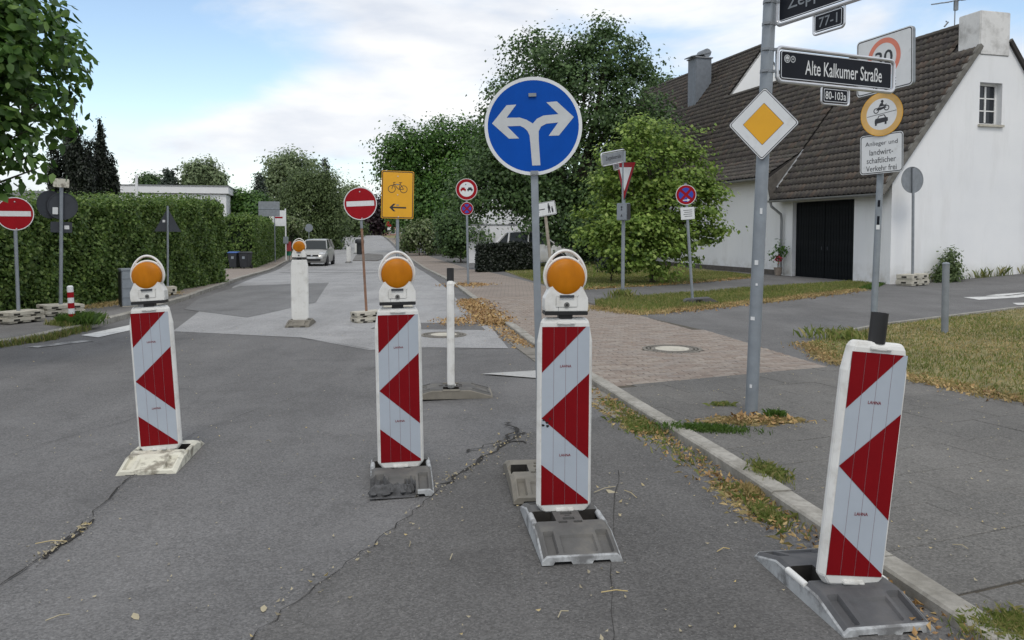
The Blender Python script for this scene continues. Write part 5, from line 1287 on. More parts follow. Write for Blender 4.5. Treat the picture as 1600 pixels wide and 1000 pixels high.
P = G(545, 411); beacon('white far beacon at the left end of the traffic island', (P.x, P.y, H(P.x, P.y)), R(182), 0, lamp=False, tube=True, sheet_=False, group=GB)
P = G(557, 396.5); beacon('white far beacon behind the black bollard on the traffic island', (P.x, P.y, H(P.x, P.y)), R(178), 0, lamp=False, sheet_=False, group=GB)
# ------------------------------------------------------------------ signs
RM = {}
def stand(name, label, base, top, yaw, cat='road sign', group=None):
    base = Vector(base); z = (Vector(top) - base).normalized() if top is not None else Vector((0, 0, 1))
    c = Vector((-base.x, -base.y, 0)).normalized(); f = Matrix.Rotation(R(yaw), 3, 'Z') @ c
    x = z.cross(f) * -1; x = (-f).cross(z).normalized(); y = z.cross(x)
    M = Matrix.Translation(base) @ Matrix(((x.x, y.x, z.x), (x.y, y.y, z.y), (x.z, y.z, z.z))).to_4x4()
    o = thing(name, label, cat, (0, 0, 0), 0, group); o.matrix_world = M; RM[o] = M
    o.location = M.translation; o.rotation_euler = M.to_euler()
    return o
def zat(v, Y, base): return at(800, v, Y).z - base.z
def post(root, h, r, mat='galv', cap=True, square=False):
    m = MB()
    if square: m.box((0, 0, h / 2 - .05), (r * 2, r * 2, h + .1))
    else: m.tube([(0, 0, -.1), (0, 0, h)], r, 14)
    o = m.build('post', MAT[mat], root, smooth=not square, bevel=.003 if square else 0)
    if cap and not square: MB().tube([(0, 0, h), (0, 0, h + .006), (0, 0, h + .014)], [r + .003, r + .003, r * .6], 14).build('post_cap', MAT['black_plastic'], root)
    return o
def clamp(root, z, r, mat='galv_dark'):
    m = MB(); m.tube([(0, 0, z - .012), (0, 0, z + .012)], r + .004, 16); m.box((0, -r - .006, z), (.05, .022, .022)); m.box((r + .01, 0, z), (.03, .02, .022)); return m.build('clamp', MAT[mat], root, smooth=True)
def disc_plate(root, c, rad, y, back='sign_back', yaw=0, name='sign_plate'):
    m = MB(); m.prism(circ((0, 0), rad, 56), 0, .004); m.ring((0, 0), rad - .012, rad, .016, 0, 56)
    o = m.build(name, MAT[back], root); o.location = (c[0], y, c[1]); o.rotation_euler = (0, 0, yaw); return o
def layer(par, fn, mat, y, name='sign_face'):
    m = MB(); fn(m, y); return m.build(name, MAT[mat], par, smooth='keep')
def rect_plate(root, c, w_, h_, y, r=.03, back='sign_back', yaw=0, roll=0, name='sign_plate', thick=.004):
    m = MB(); m.prism(rrect((0, 0), w_, h_, r), 0, thick); o = m.build(name, MAT[back], root); o.location = (c[0], y, c[1]); o.rotation_euler = (0, roll, yaw); return o
def bolts(par, pts, y=-.004):
    m = MB()
    for p in pts: m.tube([(p[0], y, p[1]), (p[0], y - .006, p[1])], .011, 8)
    return m.build('bolt', MAT['alu'], par)
# blue turn left or right sign on its own foot plate behind the front beacon
B0 = Vector((.20, 5.36, 0)); T0 = at(832, 150, 5.36)
t = stand('direction_sign', 'round blue sign with two white arrows on a square grey post behind the front beacon', B0, T0, 0)
zc = at(830, 198, 5.36).z; post(t, zc + .28, .024, 'galv', square=True)
dp = disc_plate(t, (0, zc), .318, -.034)
layer(dp, lambda m, y: m.ring((0, 0), .296, .318, y, n=64), 'sign_white', -.0012, 'white_border')
layer(dp, lambda m, y: m.face(circ((0, 0), .2975, 64), y), 'sign_blue', -.0008, 'blue_field')
arrow = [(485, 790), (475, 620), (470, 560), (455, 525), (430, 500), (400, 485), (300, 485), (390, 580), (312, 580), (185, 460), (300, 325), (375, 322), (298, 420), (400, 422), (450, 440), (498, 470), (530, 435), (580, 412), (695, 405), (605, 312), (685, 308), (812, 430), (695, 567), (617, 567), (692, 468), (600, 475), (560, 495), (541, 530), (540, 600), (548, 790)]
k = .318 / 375
layer(dp, lambda m, y: m.face([((a - 500) * k, (490 - b) * k) for a, b in arrow], y), 'sign_arrow', -.0022, 'double_arrow')
bolts(dp, [(-.012, .2), (.02, -.3)])
clamp(t, zc + .2, .03); clamp(t, zc - .3, .03)
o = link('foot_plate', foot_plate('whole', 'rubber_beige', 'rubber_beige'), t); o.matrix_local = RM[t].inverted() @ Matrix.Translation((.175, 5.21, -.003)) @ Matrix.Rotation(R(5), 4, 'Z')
# priority road and street name post on the pavement
B1 = Vector((2.065, 6.95, KT)); T1 = at(1203, 0, 6.95)
t = stand('street_sign_post', 'tall grey post with yellow diamond sign and two black street name signs', B1, T1, -14)
post(t, 3.98, .053)
zc = zat(193, 6.85, B1); s2 = .297
dp = MB().prism([(0, -s2), (s2, 0), (0, s2), (-s2, 0)], 0, .004).build('sign_plate', MAT['sign_back'], t, bevel=.0); dp.location = (.01, -.075, zc); dp.scale = (1, 1, 1.04)
def rdia(r, q): # diamond with rounded corners
    out = []
    for a in range(4):
        c = Vector((math.cos(PI / 2 * a), math.sin(PI / 2 * a))) * (r - q * 1.41)
        for i in range(5): b = PI / 2 * a - PI / 4 + PI / 2 * i / 4; out.append((c.x + q * math.cos(b), c.y + q * math.sin(b)))
    return out
dp.data = MB().prism(rdia(s2, .025), 0, .004).build('sign_plate', MAT['sign_back'], None).data
for o in [o for o in bpy.data.objects if o.name.startswith('sign_plate') and o.parent is None]: bpy.data.objects.remove(o)
layer(dp, lambda m, y: m.face(rdia(s2 - .001, .024), y), 'sign_black', -.0008, 'black_edge'); layer(dp, lambda m, y: m.face(rdia(s2 - .006, .022), y), 'sign_white', -.0016, 'white_edge')
layer(dp, lambda m, y: m.face(rdia(s2 - .016, .02), y), 'sign_black', -.0024, 'black_line')
layer(dp, lambda m, y: m.face(rdia(s2 - .024, .018), y), 'sign_white', -.0032, 'white_field')
layer(dp, lambda m, y: m.face(rdia(.170, .004), y), 'sign_black', -.004, 'yellow_outline'); layer(dp, lambda m, y: m.face(rdia(.166, .004), y), 'sign_yellow', -.0048, 'yellow_field')
for z in (zc + .17, zc - .2): clamp(t, z, .053)
def wplace(part, root, origin, xd, up=Vector((0, 0, 1))):
    x = Vector(xd).normalized(); y = up.cross(x).normalized(); z = x.cross(y)
    part.matrix_local = RM[root].inverted() @ (Matrix.Translation(origin) @ Matrix(((x.x, y.x, z.x), (x.y, y.y, z.y), (x.z, y.z, z.z))).to_4x4())
def name_sign(root, origin, xd, L, hgt, txt, tw_, th_, num, nx, nw, nh, ntw, letter='sign_white', up=Vector((0, 0, 1)), stick=False, board='name_black', tx=0):
    b = MB(); b.prism(rrect((L / 2, 0), L - .07, hgt - .05, .02), -.006, .006); o = b.build('name_board', MAT[board], root); wplace(o, root, origin, xd, up)
    f = MB(); rr_ = .017
    P = rrect((L / 2, 0), L, hgt, .05, 6); P = [(p[0], 0, p[1]) for p in P]
    f.tube(P + [P[0], P[1]], rr_, 8, cap=False); f.build('frame_tube', MAT['alu'], o, smooth=True)
    f = MB()
    for y in (-.009, .009):
        q0 = rrect((L / 2, 0), L - .075, hgt - .055, .02); q1 = rrect((L / 2, 0), L - .087, hgt - .067, .016)
        n = len(q0); f.add([(p[0], y, p[1]) for p in q0] + [(p[0], y, p[1]) for p in q1], [(i, (i + 1) % n, n + (i + 1) % n, n + i) for i in range(n)])
    f.build('edge_line', MAT['alu'], o, smooth='keep')
    text(txt, tw_, th_, MAT[letter], o, (L / 2 + tx, -.0085, -.004), bold=.006)
    if stick:
        for i, sx in enumerate((.105, .165)):
            m = MB(); m.face(circ((sx, .052), .034, 24), -.0076 - .001 * i); m.build('sticker', MAT['sign_white' if i == 0 else 'sign_back'], o, smooth='keep')
            m = MB(); m.ring((sx, .052), .022, .027, -.0086 - .001 * i, n=24)
            if i == 0: m.box((sx, -.0088, .047), (.03, .0006, .004)); m.box((sx - .009, -.0088, .04), (.004, .0006, .02)); m.box((sx + .009, -.0088, .04), (.004, .0006, .02))
            else: m.box((sx, -.0098, .052), (.02, .0006, .005)); m.box((sx, -.0098, .062), (.012, .0006, .005))
            m.build('sticker_print', MAT['sign_back' if i == 0 else 'sign_white'], o, smooth='keep')
    nb = MB(); nb.prism(rrect((nx, -hgt / 2 - nh / 2 - .002), nw - .035, nh - .035, .015), -.005, .005); q = nb.build('number_board', MAT[board], root); wplace(q, root, origin, xd, up)
    f = MB(); P = [(p[0], 0, p[1]) for p in rrect((nx, -hgt / 2 - nh / 2 - .002), nw, nh, .03, 5)]
    f.tube(P + [P[0], P[1]], .009, 6, cap=False); f.build('frame_tube', MAT['alu'], q, smooth=True)
    f = MB(); q0 = rrect((nx, -hgt / 2 - nh / 2 - .002), nw - .045, nh - .045, .01); q1 = rrect((nx, -hgt / 2 - nh / 2 - .002), nw - .055, nh - .055, .008); n = len(q0)
    f.add([(p[0], -.0065, p[1]) for p in q0] + [(p[0], -.0065, p[1]) for p in q1], [(i, (i + 1) % n, n + (i + 1) % n, n + i) for i in range(n)]); f.build('edge_line', MAT['alu'], q, smooth='keep')
    text(num, ntw, nh * .45, MAT[letter], q, (nx, -.0075, -hgt / 2 - nh / 2 - .002), bold=.006)
a0 = at(1214, 100, 6.95); a1 = at(1396, 120, 7.50)
zt_ = lambda v: zat(v, 6.95, B1)
name_sign(t, a0, (a1 - a0), (a1 - a0).length, .285, 'Alte Kalkumer Straße', .90, .125, '80-103a', .66, .32, .155, .24, stick=True, tx=.075)
b0 = at(1214, 14, 6.93); b1 = at(1330, -28, 6.2)
name_sign(t, b0, (b1 - b0), 1.32, .285, 'Zeppelinstraße', 1.05, .13, '77-1', .58, .32, .17, .19, letter='galv_dark', tx=.0)
for v in (78, 112): 
    clamp(t, zat(v, 6.95, B1), .053)
clamp(t, zat(4, 6.95, B1), .053); clamp(t, zat(38, 6.95, B1), .053)
m = MB()
for v, w_, h_, x_ in ((410, .03, .04, .0), (444, .018, .02, .01), (497, .035, .03, -.01), (330, .02, .05, .02), (602, .02, .03, .0)): m.box((x_, -.0545, zat(v, 6.95, B1)), (w_, .0015, h_))
m.build('sticker_remains', MAT['sign_white'], t)
# zone sign post with rider and car ban
B2 = Vector((5.55, 12.43, KT + .03)); T2 = at(1385, 60, 12.43)
t = stand('zone_sign_post', 'tall post carrying a square speed zone sign, a round vehicle ban and a text panel', B2, T2, 0)
post(t, zat(80, 12.43, B2), .05)
zz = zat(98, 12.3, B2)
p_ = rect_plate(t, (-.02, zz), 1.02, .86, -.14, .06, yaw=R(-42), roll=R(-3), back='galv_dark', thick=.05, name='zone_sign')
layer(p_, lambda m, y: m.face(rrect((0, 0), 1.015, .855, .055), y), 'sign_white', -.001); layer(p_, lambda m, y: (m.frame(rrect((0, 0), .99, .83, .05), rrect((0, 0), .96, .80, .04), y)), 'sign_black', -.002, 'black_line')
layer(p_, lambda m, y: m.ring((0, .07), .225, .30, y, n=56), 'sign_red_faded', -.002, 'red_ring')
text('30', .32, .22, MAT['sign_black'], p_, (0, -.003, .07), bold=.012); text('ZONE', .44, .11, MAT['sign_black'], p_, (0, -.003, -.315), bold=.012)
zz = zat(178, 12.3, B2)
p_ = disc_plate(t, (-.02, zz), .33, -.12, yaw=R(-28), name='ban_sign')
layer(p_, lambda m, y: m.face(circ((0, 0), .328, 56), y), 'sign_yellow', -.001, 'edge'); layer(p_, lambda m, y: m.ring((0, 0), .235, .318, y, n=56), 'sign_ring_ochre', -.002, 'ring')
layer(p_, lambda m, y: m.face(circ((0, 0), .236, 56), y), 'sign_white', -.0018, 'white_field')
def moto(m, y):
    m.face(seg((-.225, -.028), (.225, .04), .008), y)
    for cx, cz in ((-.085, .055), (.075, .09)): m.ring((cx, cz), .028, .042, y, n=20)
    m.face([(-.085, .06), (-.06, .105), (0, .105), (.05, .12), (.075, .095), (.02, .075), (-.03, .06)], y - .0002)
    m.face([(-.05, .11), (-.025, .165), (.015, .17), (.02, .145), (.06, .135), (.06, .122), (.0, .118)], y - .0004)
    m.face(circ((.002, .19), .022, 14), y)
    m.face(seg((.05, .12), (.07, .15), .012), y - .0006)
layer(p_, moto, 'sign_black', -.003, 'rider_symbol')
def carsym(m, y):
    m.face([(-.1, -.09), (-.09, -.065), (-.06, -.06), (-.045, -.02), (.045, -.005), (.075, -.05), (.1, -.055), (.105, -.105), (.08, -.115), (-.08, -.14), (-.1, -.135)], y)
    m.face([(.055, -.115), (.085, -.11), (.085, -.15), (.055, -.155)], y - .0002); m.face([(-.095, -.135), (-.065, -.13), (-.065, -.165), (-.095, -.17)], y - .0002)
layer(p_, carsym, 'sign_black', -.003, 'car_symbol'); layer(p_, lambda m, y: m.face([(-.045, -.062), (-.035, -.032), (.038, -.02), (.055, -.05)], y), 'sign_white', -.0038, 'car_window')
zz = zat(239.5, 12.3, B2)
p_ = rect_plate(t, (0, zz), .70, .60, -.11, .05, yaw=R(-32), roll=R(-2.5), name='text_panel')
layer(p_, lambda m, y: m.face(rrect((0, 0), .695, .595, .05), y), 'sign_white', -.001); layer(p_, lambda m, y: (m.frame(rrect((0, 0), .675, .575, .045), rrect((0, 0), .65, .55, .035), y)), 'sign_black', -.002, 'black_line')
for i, (s, wd) in enumerate((('Anlieger und', .52), ('landwirt-', .38), ('schaftlicher', .47), ('Verkehr frei', .49))): text(s, wd, .085, MAT['sign_black'], p_, (0, -.003, .150 - .122 * i), bold=-.0)
for z in (zat(70, 12.43, B2), zat(170, 12.43, B2), zat(240, 12.43, B2)): clamp(t, z, .05)
m = MB()
for v, h_ in ((318, .1), (345, .14), (352, .08)): m.box((-.0, -.0515, zat(v, 12.43, B2)), (.035, .002, h_))
m.build('sticker_remains', MAT['name_black'], t)
o = MB().box((0, -.053, zat(355, 12.43, B2)), (.05, .002, .07)).build('sticker', MAT['sign_white'], t)
# stacked base blocks for temporary signs
def base_block(root, w_, d_, h_, rz, n=2, mat='concrete_pale', off_=(0, 0)):
    hh = h_ / n
    for k in range(n):
        m = MB(); z0 = k * hh + .006
        m.box((0, 0, z0 + hh * .62), (w_ * (1 - .03 * k), d_ * (1 - .03 * k), hh * .76 - .006))
        for sx in (-.36, 0, .36): m.box((sx * w_, 0, z0 + hh * .12), (w_ * .22, d_ * .98, hh * .24))
        o = m.build('base_plate', MAT[mat], root, bevel=.008); o.rotation_euler = (0, 0, rz + .02 * k); o.location = (off_[0], off_[1], 0)
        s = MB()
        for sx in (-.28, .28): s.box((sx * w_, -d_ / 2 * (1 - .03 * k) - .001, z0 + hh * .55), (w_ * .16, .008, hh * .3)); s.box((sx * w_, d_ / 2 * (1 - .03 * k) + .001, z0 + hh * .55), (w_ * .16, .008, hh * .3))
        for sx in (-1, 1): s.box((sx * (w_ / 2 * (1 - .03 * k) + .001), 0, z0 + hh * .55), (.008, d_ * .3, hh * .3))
        s.build('grip_slot', MAT['crack_fill_hole_shade'], o)['kind'] = 'stuff'
def no_entry(root, zc, rad, y=-.035):
    p = disc_plate(root, (0, zc), rad, y)
    layer(p, lambda m, yy: m.face(circ((0, 0), rad - .001, 56), yy), 'sign_white', -.001, 'white_edge'); layer(p, lambda m, yy: m.face(circ((0, 0), rad * .945, 56), yy), 'sign_red', -.0022, 'red_field')
    layer(p, lambda m, yy: m.face([(-rad * .83, -rad * .155), (rad * .83, -rad * .155), (rad * .83, rad * .155), (-rad * .83, rad * .155)], yy), 'sign_white', -.0034, 'white_bar')
    bolts(p, [(0, rad * .72), (rad * .05, -rad * .9)]); return p
B3 = Vector((-2.66, 14.85, 0)); t = stand('no_entry_sign', 'round red no entry sign on a rusty pole in the middle of the street', B3, at(563, 318, 14.85), 0)
zc = zat(318, 14.85, B3); m = MB(); m.tube([(0, 0, .1), (0, 0, zc - .45)], .024, 10); m.build('post', MAT['rust_pole'], t, smooth=True)
MB().tube([(0, 0, zc - .45), (0, 0, zc + .2)], .027, 10).build('post_sleeve', MAT['galv_dark'], t, smooth=True); no_entry(t, zc, .298); base_block(t, .52, .36, .2, R(20), 2)
B4 = Vector((-8.5, 13.95, .1)); t = stand('no_entry_sign', 'round red no entry sign on stacked base plates at the left picture edge', B4, at(23, 334, 13.95), 6)
zc = zat(334, 13.95, B4); post(t, zc + .2, .03); no_entry(t, zc, .285); base_block(t, .66, .46, .19, R(28), 2)
B5 = Vector((-8.5, 15.25, .1)); t = stand('sign_back_post', 'post with dark round sign backs and a street name plate before the left hedge', B5, at(96, 290, 15.25), 175)
post(t, zat(279, 15.25, B5), .033)
dp = disc_plate(t, (-.02, zat(322, 15.25, B5)), .255, -.036); MB().prism(rrect((.12, -.09), .09, .13, .01), .019, .021).build('sticker', MAT['sign_white'], dp); layer(dp, lambda m, y: m.face(circ((0, 0), .25, 40), y), 'sign_red', -.0012)
dp = rect_plate(t, (.0, zat(355, 15.25, B5)), .36, .2, -.036, .02); MB().prism(rrect((-.09, 0), .08, .07, .005), .006, .008).build('sticker', MAT['sign_white'], dp)
dp = disc_plate(t, (.2, zat(320, 15.25, B5)), .26, -.1, yaw=R(40), name='second_sign_plate')
o = MB().prism(rrect((0, 0), .3, .16, .02), -.006, .006).build('name_board', MAT['cream_paint'], t); o.location = (-.0, .06, zat(286, 15.25, B5)); o.rotation_euler = (0, 0, R(35))
base_block(t, .72, .42, .19, R(30), 2)
B6 = Vector((-8.62, 20.3, .1)); t = stand('warning_sign_back', 'dark back of a triangular warning sign on a pole before the hedge', B6, at(262, 330, 20.3), 178)
post(t, zat(322, 20.3, B6), .026); zc = zat(350, 20.3, B6)
tp = MB().prism([(-.31, -.19), (.31, -.19), (.02, .36), (-.02, .36)], 0, .004).build('sign_plate', MAT['sign_back'], t); tp.location = (0, -.03, zc)
layer(tp, lambda m, y: m.face([(-.30, -.185), (.30, -.185), (0, .345)], y), 'sign_red', -.001); layer(tp, lambda m, y: m.face([(-.21, -.135), (.21, -.135), (0, .24)], y), 'sign_white', -.002, 'white_field')
MB().prism(rrect((.09, .07), .06, .06, .005), .006, .008).build('sticker', MAT['sign_white'], tp)
base_block(t, .36, .34, .2, R(15), 1)
B7 = Vector((12.22, 24.75, H(12.2, 24.7) + KT)); t = stand('round_sign_back', 'grey round sign back on a base of pale slabs beside the white gable', B7, at(1427, 281, 24.75), 222)
post(t, zat(262, 24.75, B7), .04, 'galv_dark'); dp = disc_plate(t, (0, zat(281, 24.75, B7)), .40, -.045, 'galv_dark'); layer(dp, lambda m, y: m.face(circ((0, 0), .39, 40), y), 'sign_white', -.001)
base_block(t, 1.05, .5, .34, R(20), 2)
B8 = Vector((2.73, 20.0, KT)); t = stand('give_way_post', 'post with slanted give way triangle, old name sign and grey box', B8, at(975, 240, 20), 0)
post(t, zat(236, 20, B8), .045)
gw = MB().prism([(-.45, .39), (.45, .39), (.03, -.4), (-.03, -.4)], 0, .004).build('give_way_sign', MAT['sign_back'], t, bevel=0); gw.location = (.03, -.10, zat(283, 20, B8)); gw.rotation_euler = (0, R(4), R(-62)); gw.scale = (1.1, 1, 1.15)
layer(gw, lambda m, y: m.face([(-.445, .385), (.445, .385), (0, -.39)], y), 'sign_red', -.0015, 'red_border'); layer(gw, lambda m, y: m.face([(-.29, .285), (.29, .285), (0, -.21)], y), 'sign_white', -.003, 'white_field')
a0 = at(975, 243, 20); a1 = at(940, 250, 19.35)
name_sign(t, a1, (a0 - a1), (a0 - a1).length + .02, .30, 'Zeppelinstraße', .62, .12, '77', .55, .22, .15, .12, letter='sign_back', board='galv_dark')
bx = MB().box((0, 0, 0), (.30, .16, .42)).build('signal_box', MAT['galv'], t, bevel=.015); bx.location = (0, -.1, zat(331, 20, B8)); bx.rotation_euler = (0, 0, R(-35))
MB().box((.156, 0, 0), (.012, .13, .38)).build('side_panel', MAT['black_plastic'], bx); m = MB()
m.face(circ((.0, .11), .025, 10), -.082); m.face([(-.03, .03), (.03, .03), (.0, .09)], -.082); m.face([(-.03, -.12), (.03, -.12), (0, -.05)], -.082); m.build('pictogram', MAT['sign_back'], bx, smooth='keep')
def no_stop(root, zc, rad, y, arrow=False, name='no_stopping_sign'):
    p = disc_plate(root, (0, zc), rad, y, name=name)
    layer(p, lambda m, yy: m.face(circ((0, 0), rad - .001, 40), yy), 'sign_white', -.001, 'white_edge'); layer(p, lambda m, yy: m.face(circ((0, 0), rad * .94, 40), yy), 'sign_red', -.002, 'red_field')
    def wedge(m, yy):
        r = rad * .68; w = rad * .13
        for a in range(4):
            c = PI / 2 * a; P = []
            for i in range(9):
                b = c - PI / 4 + PI / 2 * i / 8; P.append((r * math.cos(b), r * math.sin(b)))
            o = Vector((math.cos(c), math.sin(c))) * w * 1.41; sh = []
            for q in [(0, 0)] + P: 
                v_ = Vector(q) * (1 - w * 1.2 / r) + o; sh.append((v_.x, v_.y))
            m.face(sh, yy)
    layer(p, wedge, 'sign_blue_small', -.003, 'blue_field')
    if arrow: layer(p, lambda m, yy: m.face([(-.55 * rad * .6, -.58 * rad), (.1 * rad, -.58 * rad), (.1 * rad, -.68 * rad), (.36 * rad, -.53 * rad), (.1 * rad, -.38 * rad), (.1 * rad, -.48 * rad), (-.33 * rad, -.48 * rad)], yy), 'sign_white', -.004, 'white_arrow')
    return p
B9 = Vector((4.06, 18.2, KT)); t = stand('no_stopping_post', 'leaning pole with blue and red no stopping sign and paper notice', B9, at(1071, 290, 18.2), 0)
post(t, zat(286, 18.2, B9), .032); no_stop(t, zat(304, 18.2, B9), .225, -.04, True)
p_ = rect_plate(t, (.01, zat(333, 18.2, B9)), .30, .27, -.045, .005, 'sign_white', name='paper_notice'); m = MB()
for i in range(4): m.face(seg((-.09 + .02 * (i % 2), .07 - .045 * i), (.1, .07 - .045 * i), .012), -.002)
m.build('printed_lines', MAT['sign_back'], p_, smooth='keep')
fp = MB(); fp.loft([[(-.42, -.2, .0), (-.42, .2, .0), (-.42, .2, .02), (-.42, -.2, .02)], [(-.25, -.2, .0), (-.25, .2, .0), (-.25, .2, .12), (-.25, -.2, .12)], [(.25, -.2, .0), (.25, .2, .0), (.25, .2, .12), (.25, -.2, .12)], [(.42, -.2, .0), (.42, .2, .0), (.42, .2, .02), (.42, -.2, .02)]])
o = fp.build('foot_plate', MAT['rubber_dark'], t, bevel=.008); o.location = (.12, 0, 0); o.rotation_euler = (0, 0, R(8)); MB().box((.0, -.203, .075), (.14, .008, .05)).build('grip_slot', MAT['crack_fill_hole_shade'], o)
B10 = Vector((-1.36, 25.2, KT + H(-1.36, 25.2))); t = stand('no_overtaking_post', 'grey pole with round no overtaking sign above a small no stopping sign', B10, at(729, 296, 25.2), 0)
post(t, zat(282, 25.2, B10), .036); zc = zat(296, 25.2, B10); p_ = disc_plate(t, (0, zc), .335, -.045)
layer(p_, lambda m, y: m.face(circ((0, 0), .333, 48), y), 'sign_white', -.001, 'white_edge'); layer(p_, lambda m, y: m.face(circ((0, 0), .318, 48), y), 'sign_red', -.002, 'red_ring'); layer(p_, lambda m, y: m.face(circ((0, 0), .225, 48), y), 'sign_white', -.003, 'white_field')
def mini(cx): return lambda m, y: (m.face([(cx - .085, -.03), (cx + .085, -.03), (cx + .085, .015), (cx + .055, .02), (cx + .05, .06), (cx - .05, .06), (cx - .055, .02), (cx - .085, .015)], y), m.face([(cx - .075, -.06), (cx - .04, -.06), (cx - .04, -.03), (cx - .075, -.03)], y - .0003), m.face([(cx + .04, -.06), (cx + .075, -.06), (cx + .075, -.03), (cx + .04, -.03)], y - .0003))
layer(p_, mini(-.105), 'sign_red', -.0042, 'red_car_symbol'); layer(p_, mini(.105), 'sign_black', -.0042, 'black_car_symbol'); layer(p_, lambda m, y: m.face([(-.04, .12), (0, .15), (-.03, .18)], y), 'sign_back', -.0042, 'sticker')
no_stop(t, zat(326, 25.2, B10), .2, -.045)
B11 = Vector((at(621, 400, 16).x, 16.0, 0)); t = stand('bicycle_detour_sign', 'yellow upright sign with black bicycle and left arrow on a grey post', B11, at(621, 300, 16), 4)
zc = zat(304.5, 16, B11); post(t, zc + .3, .032); p_ = rect_plate(t, (0, zc), .63, .93, -.045, .03, roll=R(1.2))
layer(p_, lambda m, y: m.face(rrect((0, 0), .628, .928, .03), y), 'sign_orange', -.001, 'edge')
def fr2(w_, h_, k, r): return lambda m, y: m.frame(rrect((0, 0), w_, h_, r), rrect((0, 0), w_ - 2 * k, h_ - 2 * k, r * .7), y)
layer(p_, fr2(.605, .905, .016, .025), 'sign_black', -.002, 'black_line')
def bike(m, y):
    for cx in (-.115, .115): m.ring((cx, .11), .063, .075, y, n=24)
    for a, b in (((-.115, .11), (-.075, .225)), ((-.085, .20), (.055, .20)), ((.05, .235), (.03, .105)), ((-.07, .195), (.02, .105)), ((.02, .105), (.115, .11)), ((.115, .11), (.055, .20)), ((-.09, .235), (-.045, .242)), ((.025, .238), (.085, .238))): m.face(seg(a, b, .012), y - .0002 * random.random())
layer(p_, bike, 'sign_black', -.002, 'bicycle_symbol')
layer(p_, lambda m, y: m.face([(.17, -.235), (-.09, -.235), (-.035, -.175), (-.08, -.175), (-.155, -.25), (-.08, -.325), (-.035, -.325), (-.09, -.265), (.17, -.265)], y), 'sign_black', -.002, 'left_arrow')
bolts(p_, [(0, .36), (0, 0), (.02, -.43)]); clamp(t, zc + .2, .032); clamp(t, zc - .2, .032); base_block(t, .6, .4, .2, 0, 2)
B12 = Vector((1.1, 21.2, KT)); t = stand('footway_arrow_sign', 'white sign with left arrow and pedestrians on a leaning wooden post', B12 + Vector((.0, 0, 0)), at(851, 325, 21.2), 3)
zc = zat(326, 21.2, B12) + .0; MB().tube([(0, 0, -.1), (0, 0, zc + .02)], [.045, .04], 8).build('post', MAT['wood_grey'], t)
p_ = rect_plate(t, (-.02, zc), .62, .36, -.06, .03, roll=R(-4)); layer(p_, lambda m, y: m.face(rrect((0, 0), .618, .358, .03), y), 'sign_white', -.001); layer(p_, fr2(.6, .34, .01, .025), 'sign_black', -.002, 'black_line')
layer(p_, lambda m, y: (m.face([(.02, .012), (-.17, .012), (-.12, .06), (-.15, .06), (-.225, 0), (-.15, -.06), (-.12, -.06), (-.17, -.012), (.02, -.012)], y)), 'sign_black', -.002, 'left_arrow')
layer(p_, lambda m, y: (m.face(circ((.13, .11), .022, 10), y), m.face([(.105, .085), (.155, .085), (.17, 0), (.15, -.02), (.16, -.12), (.135, -.12), (.128, -.04), (.115, -.12), (.09, -.12), (.105, 0), (.095, .01)], y), m.face(circ((.21, .02), .018, 10), y - .0002), m.face([(.19, 0), (.23, 0), (.235, -.06), (.225, -.12), (.195, -.12), (.185, -.06)], y)), 'sign_black', -.002, 'pedestrian_symbol')
# signs and stop posts far up the street
def sp(u, vb, v1, Y, name, label, r=.035, mat='galv', cat='road sign', yaw=0):
    b = at(u, vb, Y); b.z = H(b.x, b.y) + .09; t = stand(name, label, b, None, yaw, cat); post(t, zat(v1, Y, b), r, mat, cap=False); return t, b
t, b = sp(430, 410, 314, 56, 'sign_back_post', 'wide grey rectangular sign back on a pole before the second hedge')
o = rect_plate(t, (-.35, zat(326.5, 56, b)), 1.4, 1.02, -.05, .04, 'galv_dark', thick=.03); MB().box((0, -.01, 0), (1.38, .03, .04)).build('stiffener', MAT['galv'], o)
t, b = sp(447, 408, 326, 60, 'bus_stop', 'bus stop pole with white and red flag sign by the second hedge', .05, 'plain_white', 'bus stop')
o = rect_plate(t, (-.48, zat(341, 60, b)), .9, 1.15, -.02, .03, 'flag_white', name='stop_flag', thick=.05); MB().box((-.02, -.004, .05), (.6, .006, .12)).build('red_band', MAT['sign_red'], o)
MB().box((0, -.08, zat(375, 60, b)), (.36, .05, .5)).build('timetable_case', MAT['galv'], t); MB().box((.18, .05, zat(385, 60, b)), (.4, .1, .7)).build('red_box', MAT['box_red'], t)
P = at(451, 408, 60.4); t = thing('litter_bin', 'green litter bin at the bus stop before the second hedge', 'bin', (P.x, P.y, H(P.x, P.y) + .09)); MB().tube([(0, 0, .35), (0, 0, 1.0)], [.19, .22], 12).build('body', MAT['bin_green'], t); MB().tube([(0, 0, 1.0), (0, 0, 1.04)], .24, 12).build('lid', MAT['bin_green'], t); MB().tube([(0, .2, 0), (0, .2, 1.0)], .03, 6).build('post', MAT['galv'], t)
t, b = sp(402, 413, 352, 54, 'garden_lamp', 'thin garden lamp post in front of the second hedge', .025, 'galv', 'lamp post'); MB().tube([(-.2, 0, zat(352, 54, b)), (.05, 0, zat(351, 54, b))], [.1, .13], 8).build('lamp_head', MAT['cream_paint'], t)
t, b = sp(483, 392, 350, 86, 'round_sign_back', 'small far round sign back above the parked silver car', .035); disc_plate(t, (0, zat(356, 86, b)), .42, -.04, 'galv')
t, b = sp(493, 390, 360, 90, 'sign_post', 'bare thin pole behind the parked silver car', .04)
t, b = sp(520, 385, 356, 110, 'round_sign_back', 'tiny far sign back in front of the dark willow', .04); disc_plate(t, (0, zat(359, 110, b)), .4, -.04, 'galv')
t, b = sp(561, 372, 350, 165, 'sign_post', 'faint thin pole at the very end of the street', .06)
